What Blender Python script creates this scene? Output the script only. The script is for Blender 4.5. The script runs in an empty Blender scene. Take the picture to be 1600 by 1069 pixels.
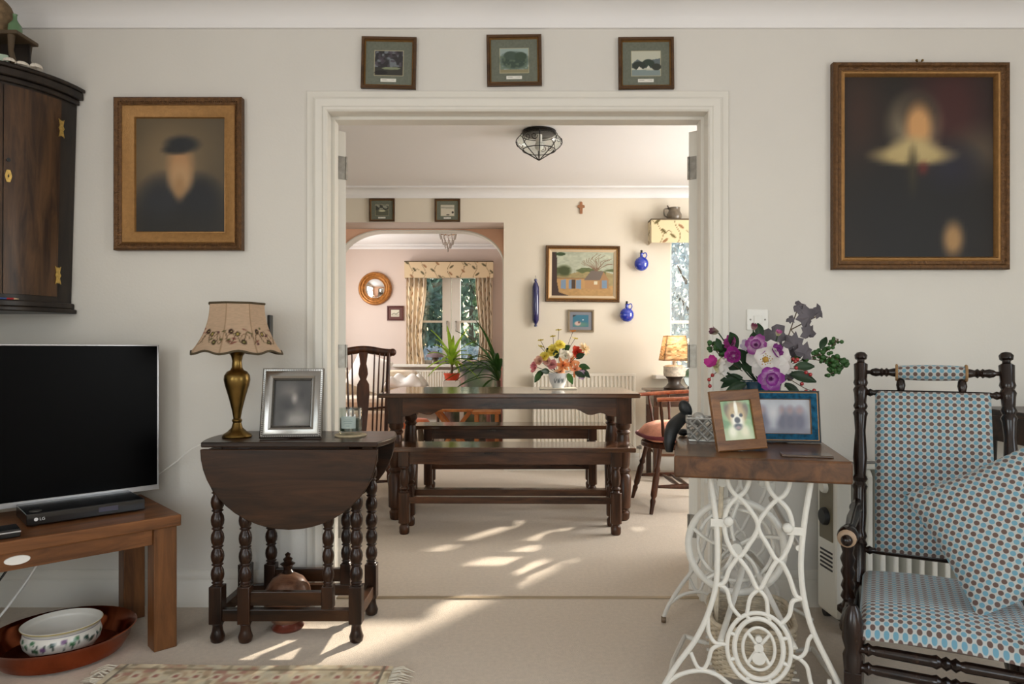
import bpy, bmesh, math, random
import numpy as np
from mathutils import Vector, Matrix, Euler
random.seed(7); RNG = np.random.default_rng(7)
scene = bpy.context.scene
COL = scene.collection
PI = math.pi

# ---------------------------------------------------------------- camera
FPX, PX0, PY0, EYE = 1067.0, 808.0, 548.0, 1.05
cam_d = bpy.data.cameras.new('camera'); cam = bpy.data.objects.new('camera', cam_d); COL.objects.link(cam)
cam.location = (0, 0, EYE); cam.rotation_euler = (PI/2, 0, 0)
cam_d.sensor_width = 36; cam_d.lens = FPX/1600*36
cam_d.shift_x = (800-PX0)/1600; cam_d.shift_y = (PY0-534.5)/1600
cam_d.clip_start = 0.05
scene.camera = cam
scene.view_settings.view_transform = 'Standard'; scene.view_settings.look = 'None'
scene.view_settings.gamma = 1; scene.view_settings.use_curve_mapping = False
scene.view_settings.exposure = -0.10

# ---------------------------------------------------------------- sky, sun, daylight at the windows, added fill lamps
world = bpy.data.worlds.new('sky'); scene.world = world; world.use_nodes = True
wn = world.node_tree.nodes; wn.clear()
sky = wn.new('ShaderNodeTexSky'); sky.sky_type = 'NISHITA'; sky.sun_disc = False
sky.sun_elevation = math.radians(24); sky.sun_rotation = math.radians(37); sky.air_density = 1.2; sky.dust_density = 2.0
bg = wn.new('ShaderNodeBackground'); bg.inputs[1].default_value = 0.45
wo = wn.new('ShaderNodeOutputWorld')
world.node_tree.links.new(sky.outputs[0], bg.inputs[0]); world.node_tree.links.new(bg.outputs[0], wo.inputs[0])
SUN_DIR = Vector((-.75, -1.0, -.53)).normalized()
sd = bpy.data.lights.new('sun', 'SUN'); sd.energy = 13.0; sd.angle = math.radians(1.6); sd.color = (1, .9, .76)
so = bpy.data.objects.new('sun', sd); COL.objects.link(so)
so.rotation_euler = SUN_DIR.to_track_quat('-Z', 'Y').to_euler(); so.location = (6, 14, 6)

def area(name, loc, direction, sx, sy, power, color=(1, 1, 1), portal=False):
    d = bpy.data.lights.new(name, 'AREA'); d.shape = 'RECTANGLE'; d.size = sx; d.size_y = sy; d.energy = power; d.color = color
    o = bpy.data.objects.new(name, d); COL.objects.link(o); o.location = loc
    o.rotation_euler = Vector(direction).to_track_quat('-Z', 'Z').to_euler()
    if portal: d.cycles.is_portal = True
    return o
# front room daylight entering the windows that stand behind and beside the camera
area('rear_window_daylight', (.2, -2.52, 1.25), (0, 1, 0), 2.6, 1.9, 37, (.97, .98, 1))
area('side_window_daylight', (2.83, .1, 1.35), (-1, .25, 0), 1.5, 1.3, 23, (.93, .96, 1))
area('corner_window_daylight', (-2.12, -.6, 1.4), (1, .3, 0), 1.4, 1.2, 33, (.98, .99, 1))
area('dining_side_daylight', (2.83, 4.4, 1.5), (-1, 0, 0), 1.5, 1.4, 84, (1, .985, .96))  # unseen fill lamp added to brighten the dining room
area('alcove_side_daylight', (-2.53, 7.7, 1.5), (1, 0, 0), 1.2, 1.2, 36, (1, .985, .97))  # fill lamp added out of view to lift the alcove room
area('portal', (1.9, 6.3, 1.42), (0, -1, 0), 1.1, 1.2, 1, portal=True)
area('portal', (-.9, 9.2, 1.46), (0, -1, 0), .85, 1.15, 1, portal=True)

# ---------------------------------------------------------------- helpers
def W(px, py, D): return Vector(((px-PX0)*D/FPX, D, EYE-(py-PY0)*D/FPX))
def lin(c):
    c = c/255.0
    return c/12.92 if c <= .04045 else ((c+.055)/1.055)**2.4
def S(r, g, b): return (lin(r), lin(g), lin(b), 1)

def orth(d):
    d = Vector(d).normalized()
    a = Vector((0, 0, 1)) if abs(d.z) < .9 else Vector((1, 0, 0))
    u = d.cross(a).normalized(); return u, d.cross(u).normalized()

class MB:
    def __init__(s): s.v = []; s.f = []; s.uv = None
    def add(s, vs, fs):
        n = len(s.v); s.v += [tuple(p) for p in vs]; s.f += [tuple(i+n for i in f) for f in fs]; return s
    def box(s, x0, x1, y0, y1, z0, z1, M=None):
        p = [Vector((x, y, z)) for z in (z0, z1) for y in (y0, y1) for x in (x0, x1)]
        if M is not None: p = [M @ q for q in p]
        return s.add(p, [(0, 2, 3, 1), (4, 5, 7, 6), (0, 1, 5, 4), (2, 6, 7, 3), (0, 4, 6, 2), (1, 3, 7, 5)])
    def bar(s, a, b, w, h, up=(0, 0, 1)):
        a, b = Vector(a), Vector(b); d = (b-a).normalized(); up = Vector(up)
        r = d.cross(up).normalized(); u = r.cross(d).normalized()
        p = [q+r*i*w/2+u*j*h/2 for q in (a, b) for j in (-1, 1) for i in (-1, 1)]
        return s.add(p, [(0, 2, 3, 1), (4, 5, 7, 6), (0, 1, 5, 4), (2, 6, 7, 3), (0, 4, 6, 2), (1, 3, 7, 5)])
    def turn(s, a, b, prof, n=14):
        """turned piece from a to b, prof = [(t, radius)], t in 0..1"""
        a, b = Vector(a), Vector(b); u, w = orth(b-a); vs = []; fs = []
        for t, r in prof:
            c = a.lerp(b, t)
            for k in range(n):
                q = 2*PI*k/n; vs.append(c+u*math.cos(q)*r+w*math.sin(q)*r)
        m = len(prof)
        for i in range(m-1):
            for k in range(n):
                k2 = (k+1) % n; fs.append((i*n+k, i*n+k2, (i+1)*n+k2, (i+1)*n+k))
        fs.append(tuple(reversed(range(n)))); fs.append(tuple(range((m-1)*n, m*n)))
        return s.add(vs, fs)
    def lathe(s, prof, n=28, c=(0, 0, 0), sq=1.0):
        """prof = [(r, z)]; open where r>0 at the ends gets capped at the start only if r small"""
        vs = []; fs = []; m = len(prof); c = Vector(c)
        for r, z in prof:
            for k in range(n):
                q = 2*PI*k/n; vs.append(c+Vector((math.cos(q)*r, math.sin(q)*r*sq, z)))
        for i in range(m-1):
            for k in range(n):
                k2 = (k+1) % n; fs.append((i*n+k, i*n+k2, (i+1)*n+k2, (i+1)*n+k))
        fs.append(tuple(reversed(range(n)))); fs.append(tuple(range((m-1)*n, m*n)))
        return s.add(vs, fs)
    def tube(s, pts, r, n=8, closed=False, flat=1.0, up=None):
        pts = [Vector(p) for p in pts]; m = len(pts); vs = []; fs = []
        rs = r if isinstance(r, (list, tuple)) else [r]*m
        prev = None
        for i, p in enumerate(pts):
            if closed: d = pts[(i+1) % m]-pts[i-1]
            else: d = pts[min(i+1, m-1)]-pts[max(i-1, 0)]
            if d.length < 1e-9: d = Vector((0, 0, 1))
            d.normalize()
            if up is not None:
                w = Vector(up)-d*Vector(up).dot(d); w.normalize(); u = d.cross(w)
            elif prev is None: u, w = orth(d)
            else:
                u = prev-d*prev.dot(d)
                if u.length < 1e-6: u, w = orth(d)
                u.normalize(); w = d.cross(u)
            prev = u
            for k in range(n):
                q = 2*PI*k/n; vs.append(p+u*math.cos(q)*rs[i]+w*math.sin(q)*rs[i]*flat)
        for i in range(m if closed else m-1):
            j = (i+1) % m
            for k in range(n):
                k2 = (k+1) % n; fs.append((i*n+k, i*n+k2, j*n+k2, j*n+k))
        if not closed: fs.append(tuple(reversed(range(n)))); fs.append(tuple(range((m-1)*n, m*n)))
        return s.add(vs, fs)
    def sphere(s, c, r, n=10, m=7, sc=(1, 1, 1)):
        c = Vector(c); vs = [c+Vector((0, 0, -r*sc[2]))]; fs = []
        for i in range(1, m):
            a = -PI/2+PI*i/m
            for k in range(n):
                q = 2*PI*k/n; vs.append(c+Vector((math.cos(a)*math.cos(q)*r*sc[0], math.cos(a)*math.sin(q)*r*sc[1], math.sin(a)*r*sc[2])))
        vs.append(c+Vector((0, 0, r*sc[2]))); e = len(vs)-1
        for k in range(n):
            k2 = (k+1) % n; fs.append((0, 1+k2, 1+k)); fs.append((e, e-n+k, e-n+k2))
            for i in range(m-2): fs.append((1+i*n+k, 1+i*n+k2, 1+(i+1)*n+k2, 1+(i+1)*n+k))
        return s.add(vs, fs)
    def prism(s, outline, a, b, axis='y'):
        """outline 2D points; extruded from a to b along the axis. axis y: (x,z); z: (x,y); x: (y,z)"""
        n = len(outline)
        def P(p, t): return {'y': (p[0], t, p[1]), 'z': (p[0], p[1], t), 'x': (t, p[0], p[1])}[axis]
        vs = [P(p, a) for p in outline]+[P(p, b) for p in outline]
        fs = [tuple(range(n)), tuple(range(2*n-1, n-1, -1))]+[(i, i+n, (i+1) % n+n, (i+1) % n) for i in range(n)]
        return s.add(vs, fs)
    def ring(s, w, h, prof, z0=0.0):
        """mitred picture-frame moulding, outer size w x h, prof = [(inset, y)]; bottom at z0, centred on x"""
        vs = []; fs = []; m = len(prof)
        for d, y in prof:
            vs += [(-w/2+d, y, z0+d), (w/2-d, y, z0+d), (w/2-d, y, z0+h-d), (-w/2+d, y, z0+h-d)]
        for i in range(m-1):
            for k in range(4):
                k2 = (k+1) % 4; fs.append((i*4+k, i*4+k2, (i+1)*4+k2, (i+1)*4+k))
        return s.add(vs, fs)
    def grid(s, fn, nu, nv, back=None):
        """fn(u,v)->point; stores uv"""
        n0 = len(s.v); vs = []; uv = []
        for j in range(nv+1):
            for i in range(nu+1):
                vs.append(tuple(fn(i/nu, j/nv))); uv.append((i/nu, j/nv))
        fs = [(j*(nu+1)+i, j*(nu+1)+i+1, (j+1)*(nu+1)+i+1, (j+1)*(nu+1)+i) for j in range(nv) for i in range(nu)]
        if s.uv is None: s.uv = [(0, 0)]*n0
        s.uv += uv
        return s.add(vs, fs)
    def build(s, name, mat, parent=None, bevel=0, smooth=None, colors=None, sub=0, solid=0):
        me = bpy.data.meshes.new(name); me.from_pydata(s.v, [], s.f); me.validate()
        bm = bmesh.new(); bm.from_mesh(me)
        if s.uv is None or colors is None: bmesh.ops.recalc_face_normals(bm, faces=bm.faces)
        bm.to_mesh(me); bm.free()
        if s.uv is not None and len(s.uv) == len(me.vertices):
            l = me.uv_layers.new(name='UVMap')
            for lp in me.loops: l.data[lp.index].uv = s.uv[lp.vertex_index]
        if colors is not None:
            at = me.color_attributes.new('Col', 'FLOAT_COLOR', 'POINT')
            at.data.foreach_set('color', np.asarray(colors, dtype=np.float32).ravel())
        if smooth is not None:
            me.shade_smooth()
            if smooth < 180: me.set_sharp_from_angle(angle=math.radians(smooth))
        if mat is not None: me.materials.append(mat)
        o = bpy.data.objects.new(name, me); COL.objects.link(o); o.parent = parent
        if solid:
            m = o.modifiers.new('solidify', 'SOLIDIFY'); m.thickness = solid; m.offset = 0
        if bevel:
            m = o.modifiers.new('bevel', 'BEVEL'); m.width = bevel; m.segments = 2; m.limit_method = 'ANGLE'; m.angle_limit = math.radians(40)
        if sub:
            m = o.modifiers.new('sub', 'SUBSURF'); m.levels = sub; m.render_levels = sub
        return o

def thing(name, label, cat, loc=(0, 0, 0), rot=0.0, group=None):
    o = bpy.data.objects.new(name, None); COL.objects.link(o); o.location = loc; o.empty_display_size = .05
    o.rotation_euler = (0, 0, rot) if isinstance(rot, (int, float)) else rot
    o['label'] = label; o['category'] = cat
    if group: o['group'] = group
    return o
def tag(o, label, cat, group=None):
    o['label'] = label; o['category'] = cat
    if group: o['group'] = group
    return o
def struct(o, label=None):
    o['kind'] = 'structure'
    if label: o['label'] = label
    return o
def BX(x0, x1, y0, y1, z0, z1): return MB().box(x0, x1, y0, y1, z0, z1)

# ---------------------------------------------------------------- painting flat prints into colour attributes
def vnoise(u, v, seed=0):
    g = np.random.default_rng(seed).random((64, 64))
    iu = np.floor(u).astype(int); iv = np.floor(v).astype(int); fu = u-iu; fv = v-iv
    fu = fu*fu*(3-2*fu); fv = fv*fv*(3-2*fv)
    a = g[iu % 64, iv % 64]; b = g[(iu+1) % 64, iv % 64]; c = g[iu % 64, (iv+1) % 64]; d = g[(iu+1) % 64, (iv+1) % 64]
    return (a*(1-fu)+b*fu)*(1-fv)+(c*(1-fu)+d*fu)*fv
class Cv:
    def __init__(s, u, v, base): s.u = u; s.v = v; s.c = np.tile(np.array(base, float), (len(u), 1))
    def mixin(s, a, col): s.c = s.c*(1-a[:, None])+np.array(col, float)*a[:, None]
    def ell(s, cx, cy, rx, ry, col, ang=0, soft=.08, al=1.0):
        c, n = math.cos(ang), math.sin(ang); x = s.u-cx; y = s.v-cy
        d = np.sqrt(((x*c+y*n)/rx)**2+((-x*n+y*c)/ry)**2)
        s.mixin(np.clip((1+soft-d)/(2*soft), 0, 1)*al, col)
    def poly(s, pts, col, al=1.0):
        ins = np.zeros(len(s.u), bool); n = len(pts)
        for i in range(n):
            x1, y1 = pts[i]; x2, y2 = pts[(i+1) % n]
            if y1 == y2: continue
            cond = ((y1 > s.v) != (y2 > s.v)) & (s.u < (x2-x1)*(s.v-y1)/(y2-y1)+x1); ins ^= cond
        s.mixin(ins*al, col)
    def line(s, pts, w, col, al=1.0):
        d = np.full(len(s.u), 1e9)
        for (x1, y1), (x2, y2) in zip(pts[:-1], pts[1:]):
            dx, dy = x2-x1, y2-y1; L = dx*dx+dy*dy+1e-12
            t = np.clip(((s.u-x1)*dx+(s.v-y1)*dy)/L, 0, 1)
            d = np.minimum(d, np.hypot(s.u-x1-t*dx, s.v-y1-t*dy))
        s.mixin(np.clip((w*.75-d)/(w*.5), 0, 1)*al, col)
    def noise(s, sc, amp, seed=0): s.c = s.c*(1+amp*(vnoise(s.u*sc, s.v*sc, seed)-.5)[:, None]*2)
    def blot(s, sc, col, th, seed=0, al=1.0, mask=None):
        a = np.clip((vnoise(s.u*sc, s.v*sc, seed)-th)*8, 0, 1)*al
        if mask is not None: a = a*mask
        s.mixin(a, col)
    def out(s):
        c = np.clip(s.c, 0, 255)/255.0
        l = np.where(c <= .04045, c/12.92, ((c+.055)/1.055)**2.4)
        return np.concatenate([l, np.ones((len(l), 1))], 1)
def painted(mb, fn, su=1.0, sv=1.0, base=(200, 200, 200)):
    a = np.array(mb.uv); cv = Cv(a[:, 0]*su, a[:, 1]*sv, base); fn(cv); return cv.out()

# ---------------------------------------------------------------- materials
def nodes_of(name):
    m = bpy.data.materials.new(name); m.use_nodes = True; nt = m.node_tree; b = nt.nodes['Principled BSDF']; return m, nt, b
def plain(name, col, rough=.5, metal=0.0, var=0.0, scale=20, bump=0.0, bscale=200, coat=0.0, spec=None, emit=None, sheen=0):
    m, nt, b = nodes_of(name); b.inputs['Roughness'].default_value = rough; b.inputs['Metallic'].default_value = metal
    b.inputs['Base Color'].default_value = col
    if coat: b.inputs['Coat Weight'].default_value = coat; b.inputs['Coat Roughness'].default_value = .12
    if spec is not None: b.inputs['Specular IOR Level'].default_value = spec
    if emit: b.inputs['Emission Color'].default_value = emit[0]; b.inputs['Emission Strength'].default_value = emit[1]
    if sheen: b.inputs['Sheen Weight'].default_value = sheen
    if var or bump:
        tc = nt.nodes.new('ShaderNodeTexCoord')
        if var:
            n = nt.nodes.new('ShaderNodeTexNoise'); n.inputs['Scale'].default_value = scale; n.inputs['Detail'].default_value = 4
            nt.links.new(tc.outputs['Object'], n.inputs['Vector'])
            r = nt.nodes.new('ShaderNodeValToRGB'); e = r.color_ramp.elements
            e[0].position = .3; e[1].position = .7
            e[0].color = tuple(min(1, c*(1-var)) for c in col[:3])+(1,); e[1].color = tuple(min(1, c*(1+var)) for c in col[:3])+(1,)
            nt.links.new(n.outputs['Fac'], r.inputs['Fac']); nt.links.new(r.outputs['Color'], b.inputs['Base Color'])
        if bump:
            n2 = nt.nodes.new('ShaderNodeTexNoise'); n2.inputs['Scale'].default_value = bscale; n2.inputs['Detail'].default_value = 3
            nt.links.new(tc.outputs['Object'], n2.inputs['Vector'])
            bp = nt.nodes.new('ShaderNodeBump'); bp.inputs['Strength'].default_value = bump; bp.inputs['Distance'].default_value = .01
            nt.links.new(n2.outputs['Fac'], bp.inputs['Height']); nt.links.new(bp.outputs['Normal'], b.inputs['Normal'])
    return m
def wood(name, c1, c2, axis='x', rough=.35, scale=6, coat=.1, spec=.3):
    m, nt, b = nodes_of(name); tc = nt.nodes.new('ShaderNodeTexCoord'); mp = nt.nodes.new('ShaderNodeMapping')
    k = {'x': (.12, 1, 1), 'y': (1, .12, 1), 'z': (1, 1, .12)}[axis]
    mp.inputs['Scale'].default_value = tuple(a*scale*3 for a in k)
    nt.links.new(tc.outputs['Object'], mp.inputs['Vector'])
    n = nt.nodes.new('ShaderNodeTexNoise'); n.inputs['Scale'].default_value = 1.0; n.inputs['Detail'].default_value = 7; n.inputs['Roughness'].default_value = .65
    n.inputs['Distortion'].default_value = .6
    nt.links.new(mp.outputs['Vector'], n.inputs['Vector'])
    r = nt.nodes.new('ShaderNodeValToRGB'); e = r.color_ramp.elements
    e[0].position = .34; e[0].color = c1; e[1].position = .68; e[1].color = c2
    nt.links.new(n.outputs['Fac'], r.inputs['Fac']); nt.links.new(r.outputs['Color'], b.inputs['Base Color'])
    b.inputs['Roughness'].default_value = rough; b.inputs['Coat Weight'].default_value = coat; b.inputs['Coat Roughness'].default_value = .15; b.inputs['Specular IOR Level'].default_value = spec
    bp = nt.nodes.new('ShaderNodeBump'); bp.inputs['Strength'].default_value = .12; bp.inputs['Distance'].default_value = .003
    nt.links.new(n.outputs['Fac'], bp.inputs['Height']); nt.links.new(bp.outputs['Normal'], b.inputs['Normal'])
    return m
def colattr(name, rough=.6, coat=0.0, bump=0.0, sheen=0.0, transl=0.0):
    m, nt, b = nodes_of(name); a = nt.nodes.new('ShaderNodeVertexColor'); a.layer_name = 'Col'
    nt.links.new(a.outputs['Color'], b.inputs['Base Color']); b.inputs['Roughness'].default_value = rough
    if coat: b.inputs['Coat Weight'].default_value = coat; b.inputs['Coat Roughness'].default_value = .05
    if sheen: b.inputs['Sheen Weight'].default_value = sheen
    if transl:
        tr = nt.nodes.new('ShaderNodeBsdfTranslucent'); mx = nt.nodes.new('ShaderNodeMixShader'); mx.inputs[0].default_value = transl
        nt.links.new(a.outputs['Color'], tr.inputs['Color']); nt.links.new(b.outputs[0], mx.inputs[1]); nt.links.new(tr.outputs[0], mx.inputs[2])
        nt.links.new(mx.outputs[0], nt.nodes['Material Output'].inputs['Surface'])
    return m
def leafmat(name, col, transl=.35, rough=.45, var=.25):
    m, nt, b = nodes_of(name)
    tc = nt.nodes.new('ShaderNodeTexCoord'); n = nt.nodes.new('ShaderNodeTexNoise'); n.inputs['Scale'].default_value = 9
    nt.links.new(tc.outputs['Object'], n.inputs['Vector'])
    r = nt.nodes.new('ShaderNodeValToRGB'); e = r.color_ramp.elements; e[0].position = .35; e[1].position = .65
    e[0].color = tuple(c*(1-var) for c in col[:3])+(1,); e[1].color = tuple(min(1, c*(1+var)) for c in col[:3])+(1,)
    nt.links.new(n.outputs['Fac'], r.inputs['Fac']); nt.links.new(r.outputs['Color'], b.inputs['Base Color']); b.inputs['Roughness'].default_value = rough
    tr = nt.nodes.new('ShaderNodeBsdfTranslucent'); mx = nt.nodes.new('ShaderNodeMixShader'); mx.inputs[0].default_value = transl
    nt.links.new(r.outputs['Color'], tr.inputs['Color']); nt.links.new(b.outputs[0], mx.inputs[1]); nt.links.new(tr.outputs[0], mx.inputs[2])
    nt.links.new(mx.outputs[0], nt.nodes['Material Output'].inputs['Surface'])
    return m
def paneglass(name, tint=(1, 1, 1, 1), gloss=.06, rough=.0, bump=0):
    m, nt, b = nodes_of(name); nt.nodes.remove(b)
    t = nt.nodes.new('ShaderNodeBsdfTransparent'); t.inputs[0].default_value = tint
    g = nt.nodes.new('ShaderNodeBsdfGlossy'); g.inputs['Roughness'].default_value = rough
    mx = nt.nodes.new('ShaderNodeMixShader'); mx.inputs[0].default_value = gloss
    nt.links.new(t.outputs[0], mx.inputs[1]); nt.links.new(g.outputs[0], mx.inputs[2]); nt.links.new(mx.outputs[0], nt.nodes['Material Output'].inputs['Surface'])
    return m
def dotfabric(name, pitch, base=S(172, 174, 170), brown=S(92, 70, 62), blue=S(98, 144, 162)):
    """staggered brown and blue spots on pale cloth; UV in metres"""
    m, nt, b = nodes_of(name); N = nt.nodes.new; L = nt.links.new
    uv = N('ShaderNodeUVMap'); uv.uv_map = 'UVMap'
    def dots(off):
        mp = N('ShaderNodeMapping'); mp.inputs['Scale'].default_value = (1/pitch, 1/pitch, 0); mp.inputs['Location'].default_value = (off, off, 0); L(uv.outputs[0], mp.inputs['Vector'])
        fr = N('ShaderNodeVectorMath'); fr.operation = 'FRACTION'; L(mp.outputs[0], fr.inputs[0])
        sb = N('ShaderNodeVectorMath'); sb.operation = 'SUBTRACT'; sb.inputs[1].default_value = (.5, .5, 0); L(fr.outputs[0], sb.inputs[0])
        ln = N('ShaderNodeVectorMath'); ln.operation = 'LENGTH'; L(sb.outputs[0], ln.inputs[0])
        mr = N('ShaderNodeMapRange'); mr.inputs['From Min'].default_value = .27; mr.inputs['From Max'].default_value = .33; mr.inputs['To Min'].default_value = 1; mr.inputs['To Max'].default_value = 0
        L(ln.outputs['Value'], mr.inputs['Value']); return mr.outputs[0]
    m1 = N('ShaderNodeMix'); m1.data_type = 'RGBA'; m1.inputs[6].default_value = base; m1.inputs[7].default_value = brown; L(dots(0), m1.inputs[0])
    m2 = N('ShaderNodeMix'); m2.data_type = 'RGBA'; m2.inputs[7].default_value = blue; L(m1.outputs[2], m2.inputs[6]); L(dots(.5), m2.inputs[0])
    L(m2.outputs[2], b.inputs['Base Color']); b.inputs['Roughness'].default_value = .85; b.inputs['Sheen Weight'].default_value = .25
    nz = N('ShaderNodeTexNoise'); nz.inputs['Scale'].default_value = 500; bp = N('ShaderNodeBump'); bp.inputs['Strength'].default_value = .2; bp.inputs['Distance'].default_value = .002
    L(nz.outputs['Fac'], bp.inputs['Height']); L(bp.outputs[0], b.inputs['Normal'])
    return m

M = {}
M['wall'] = plain('painted_wall', S(220, 216, 208), .85, var=.015, scale=3, bump=.05, bscale=90)
M['dwall'] = plain('cream_wall', S(228, 218, 200), .85, var=.015, scale=3, bump=.05, bscale=90)
M['pwall'] = plain('pink_wall', S(212, 195, 184), .85, var=.015, scale=3, bump=.05, bscale=90)
M['salmon'] = plain('salmon_plaster', S(236, 190, 160), .8, var=.03, scale=5)
M['ceil'] = plain('ceiling_paint', S(240, 238, 236), .9)
M['gloss'] = plain('white_gloss', S(226, 222, 212), .4)
M['carpet'] = plain('beige_carpet', S(214, 199, 180), .95, var=.06, scale=60, bump=.6, bscale=350, sheen=.2)
M['oakdark'] = wood('dark_oak', S(15, 9, 6), S(70, 43, 23), 'x', .32)
M['oakdarkz'] = wood('dark_oak_upright', S(18, 11, 8), S(60, 36, 22), 'z', .28)
M['cab'] = wood('cabinet_oak', S(50, 35, 26), S(98, 70, 46), 'z', .4, scale=9)
M['cabdark'] = wood('cabinet_frame_oak', S(28, 24, 22), S(52, 42, 34), 'z', .4)
M['tvoak'] = wood('golden_oak', S(88, 54, 28), S(134, 86, 48), 'x', .42, scale=9, coat=.05)
M['tvoakz'] = wood('golden_oak_upright', S(84, 52, 27), S(126, 82, 46), 'z', .42, scale=9, coat=.05)
M['tabwood'] = wood('polished_brown_wood', S(54, 33, 18), S(104, 68, 40), 'y', .32, scale=6, coat=.15)
M['dining'] = wood('dining_oak', S(36, 21, 14), S(98, 62, 40), 'x', .24, coat=.3)
M['diningtop'] = wood('polished_table_top', S(40, 25, 17), S(100, 66, 44), 'x', .12, coat=.5)
M['diningz'] = wood('dining_oak_upright', S(34, 20, 13), S(90, 56, 36), 'z', .28, coat=.15)
M['ebony'] = wood('ebonised_wood', S(12, 8, 7), S(44, 28, 20), 'z', .24, coat=.2)
M['windsor'] = wood('windsor_elm', S(44, 22, 14), S(98, 56, 32), 'z', .3, coat=.15)
M['pine'] = wood('orange_pine', S(170, 100, 50), S(206, 136, 76), 'z', .35)
M['frameoak'] = wood('carved_oak_frame', S(86, 54, 28), S(136, 92, 52), 'x', .5, scale=16)
M['gilt'] = plain('old_gilt', S(156, 116, 68), .42, .55, var=.12, scale=60, bump=.2, bscale=200)
M['giltdark'] = plain('dark_gilt', S(98, 68, 38), .4, .5, var=.3, scale=70, bump=.4, bscale=150)
M['brass'] = plain('aged_brass', S(122, 98, 54), .3, 1.0, var=.3, scale=14)
M['brassbright'] = plain('polished_brass', S(206, 172, 96), .35, .6, var=.2, scale=120)
M['copper'] = plain('copper', S(156, 84, 54), .17, 1.0, var=.3, scale=9)
M['silver'] = plain('silver_plate', S(150, 148, 144), .26, 1.0)
M['chrome'] = plain('satin_silver_plastic', S(188, 188, 190), .3, .6)
M['steel'] = plain('hinge_steel', S(150, 146, 138), .4, .9, var=.2, scale=40)
M['black'] = plain('black_plastic', S(14, 14, 15), .25)
M['screen'] = plain('tv_screen', S(4, 4, 5), .3, spec=.06)
M['blackmatte'] = plain('black_matte', S(22, 24, 25), .5)
M['iron'] = plain('white_painted_iron', S(212, 208, 198), .45, var=.04, scale=30)
M['wicker'] = plain('pale_wicker', S(196, 182, 158), .7, var=.2, scale=50)
M['rad'] = plain('radiator_enamel', S(236, 230, 216), .4)
M['white'] = plain('white_plastic', S(238, 236, 230), .4)
M['cobalt'] = plain('cobalt_glass', S(20, 52, 170), .06, coat=.8, spec=.8)
M['darkblue'] = plain('deep_blue_glass', S(16, 22, 92), .06, coat=.8, spec=.8)
M['ceram'] = plain('white_ceramic', S(230, 228, 222), .15, coat=.5)
M['print'] = colattr('printed_picture', .6)
M['glossprint'] = colattr('photo_behind_glass', .4, coat=.4)
M['cloth'] = colattr('printed_cloth', .9, sheen=.2)
M['shadecloth'] = colattr('lampshade_cloth', .85, transl=.4)
M['curtain'] = colattr('curtain_cloth', .9, transl=.25)
M['dots'] = dotfabric('spotted_upholstery', .0217)
M['green'] = leafmat('green_leaf', S(52, 92, 40)); M['dkgreen'] = leafmat('dark_green_leaf', S(34, 60, 34), .2)
M['lime'] = leafmat('lime_leaf', S(150, 186, 60), .5); M['greyleaf'] = leafmat('grey_ivy_leaf', S(92, 86, 92), .15, .6)
M['stem'] = plain('brown_stem', S(82, 66, 46), .6)
M['glasspane'] = paneglass('window_glass')
M['glass'] = paneglass('clear_glass', (.95, .98, .96, 1), .12, .02)
# ================================================================ THE SETTING
YW, YB, YF, YA, YX = 2.81, 2.97, 6.0, 6.31, 8.9
CZ = 2.47
def wall_open(name, mat, x0, x1, y0, y1, z0, z1, holes, axis='x'):
    mb = MB(); cur = x0
    def bx(a, b, c, d):
        if b-a < 1e-5 or d-c < 1e-5: return
        if axis == 'x': mb.box(a, b, y0, y1, c, d)
        else: mb.box(y0, y1, a, b, c, d)
    for a, b, c, d in sorted(holes):
        bx(cur, a, z0, z1); bx(a, b, z0, c); bx(a, b, d, z1); cur = b
    bx(cur, x1, z0, z1)
    return struct(mb.build(name, mat))
struct(BX(-2.7, 3.0, -2.7, 9.1, -.12, 0).build('floor', M['carpet']))
struct(BX(-2.7, 3.0, -2.7, YA, CZ, CZ+.12).build('ceiling', M['ceil']))
struct(BX(-2.7, .2, YA, 9.1, 2.42, 2.54).build('ceiling', M['ceil']))
wall_open('wall_middle', M['wall'], -2.28, 3.0, YW, YB, 0, CZ, [(-.802, .807, 0, 2.055)])
wall_open('wall_rear', M['wall'], -2.28, 3.0, -2.7, -2.6, 0, CZ, [(-1.2, 1.6, .25, 2.2)])
wall_open('wall_left', M['wall'], -2.6, YB, -2.28, -2.18, 0, CZ, [(-1.35, .15, .8, 2.0)], 'y')
wall_open('wall_right', M['wall'], -2.6, YW, 2.9, 3.0, 0, CZ, [(-.7, .9, .7, 2.05)], 'y')
wall_open('wall_dining_right', M['dwall'], YW, YF, 2.9, 3.0, 0, CZ, [(3.6, 5.2, .8, 2.15)], 'y')  # side opening added for the dining fill lamp
wall_open('wall_dining_left', M['dwall'], YB, 9.1, -2.7, -2.6, 0, CZ, [(7.1, 8.3, .9, 2.1)], 'y')  # opening cut only to hold the added alcove fill lamp
wall_open('wall_far', M['dwall'], -2.6, 3.0, YF, YA, 0, CZ, [(-1.80, -.118, 0, 2.18), (1.345, 2.45, .84, 2.16)])
struct(BX(.06, .16, YA, 9.0, 0, CZ).build('wall_alcove_right', M['pwall']))
wall_open('wall_alcove_back', M['pwall'], -2.7, .16, YX, YX+.28, 0, CZ, [(-1.36, -.45, .875, 2.06)])

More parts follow.
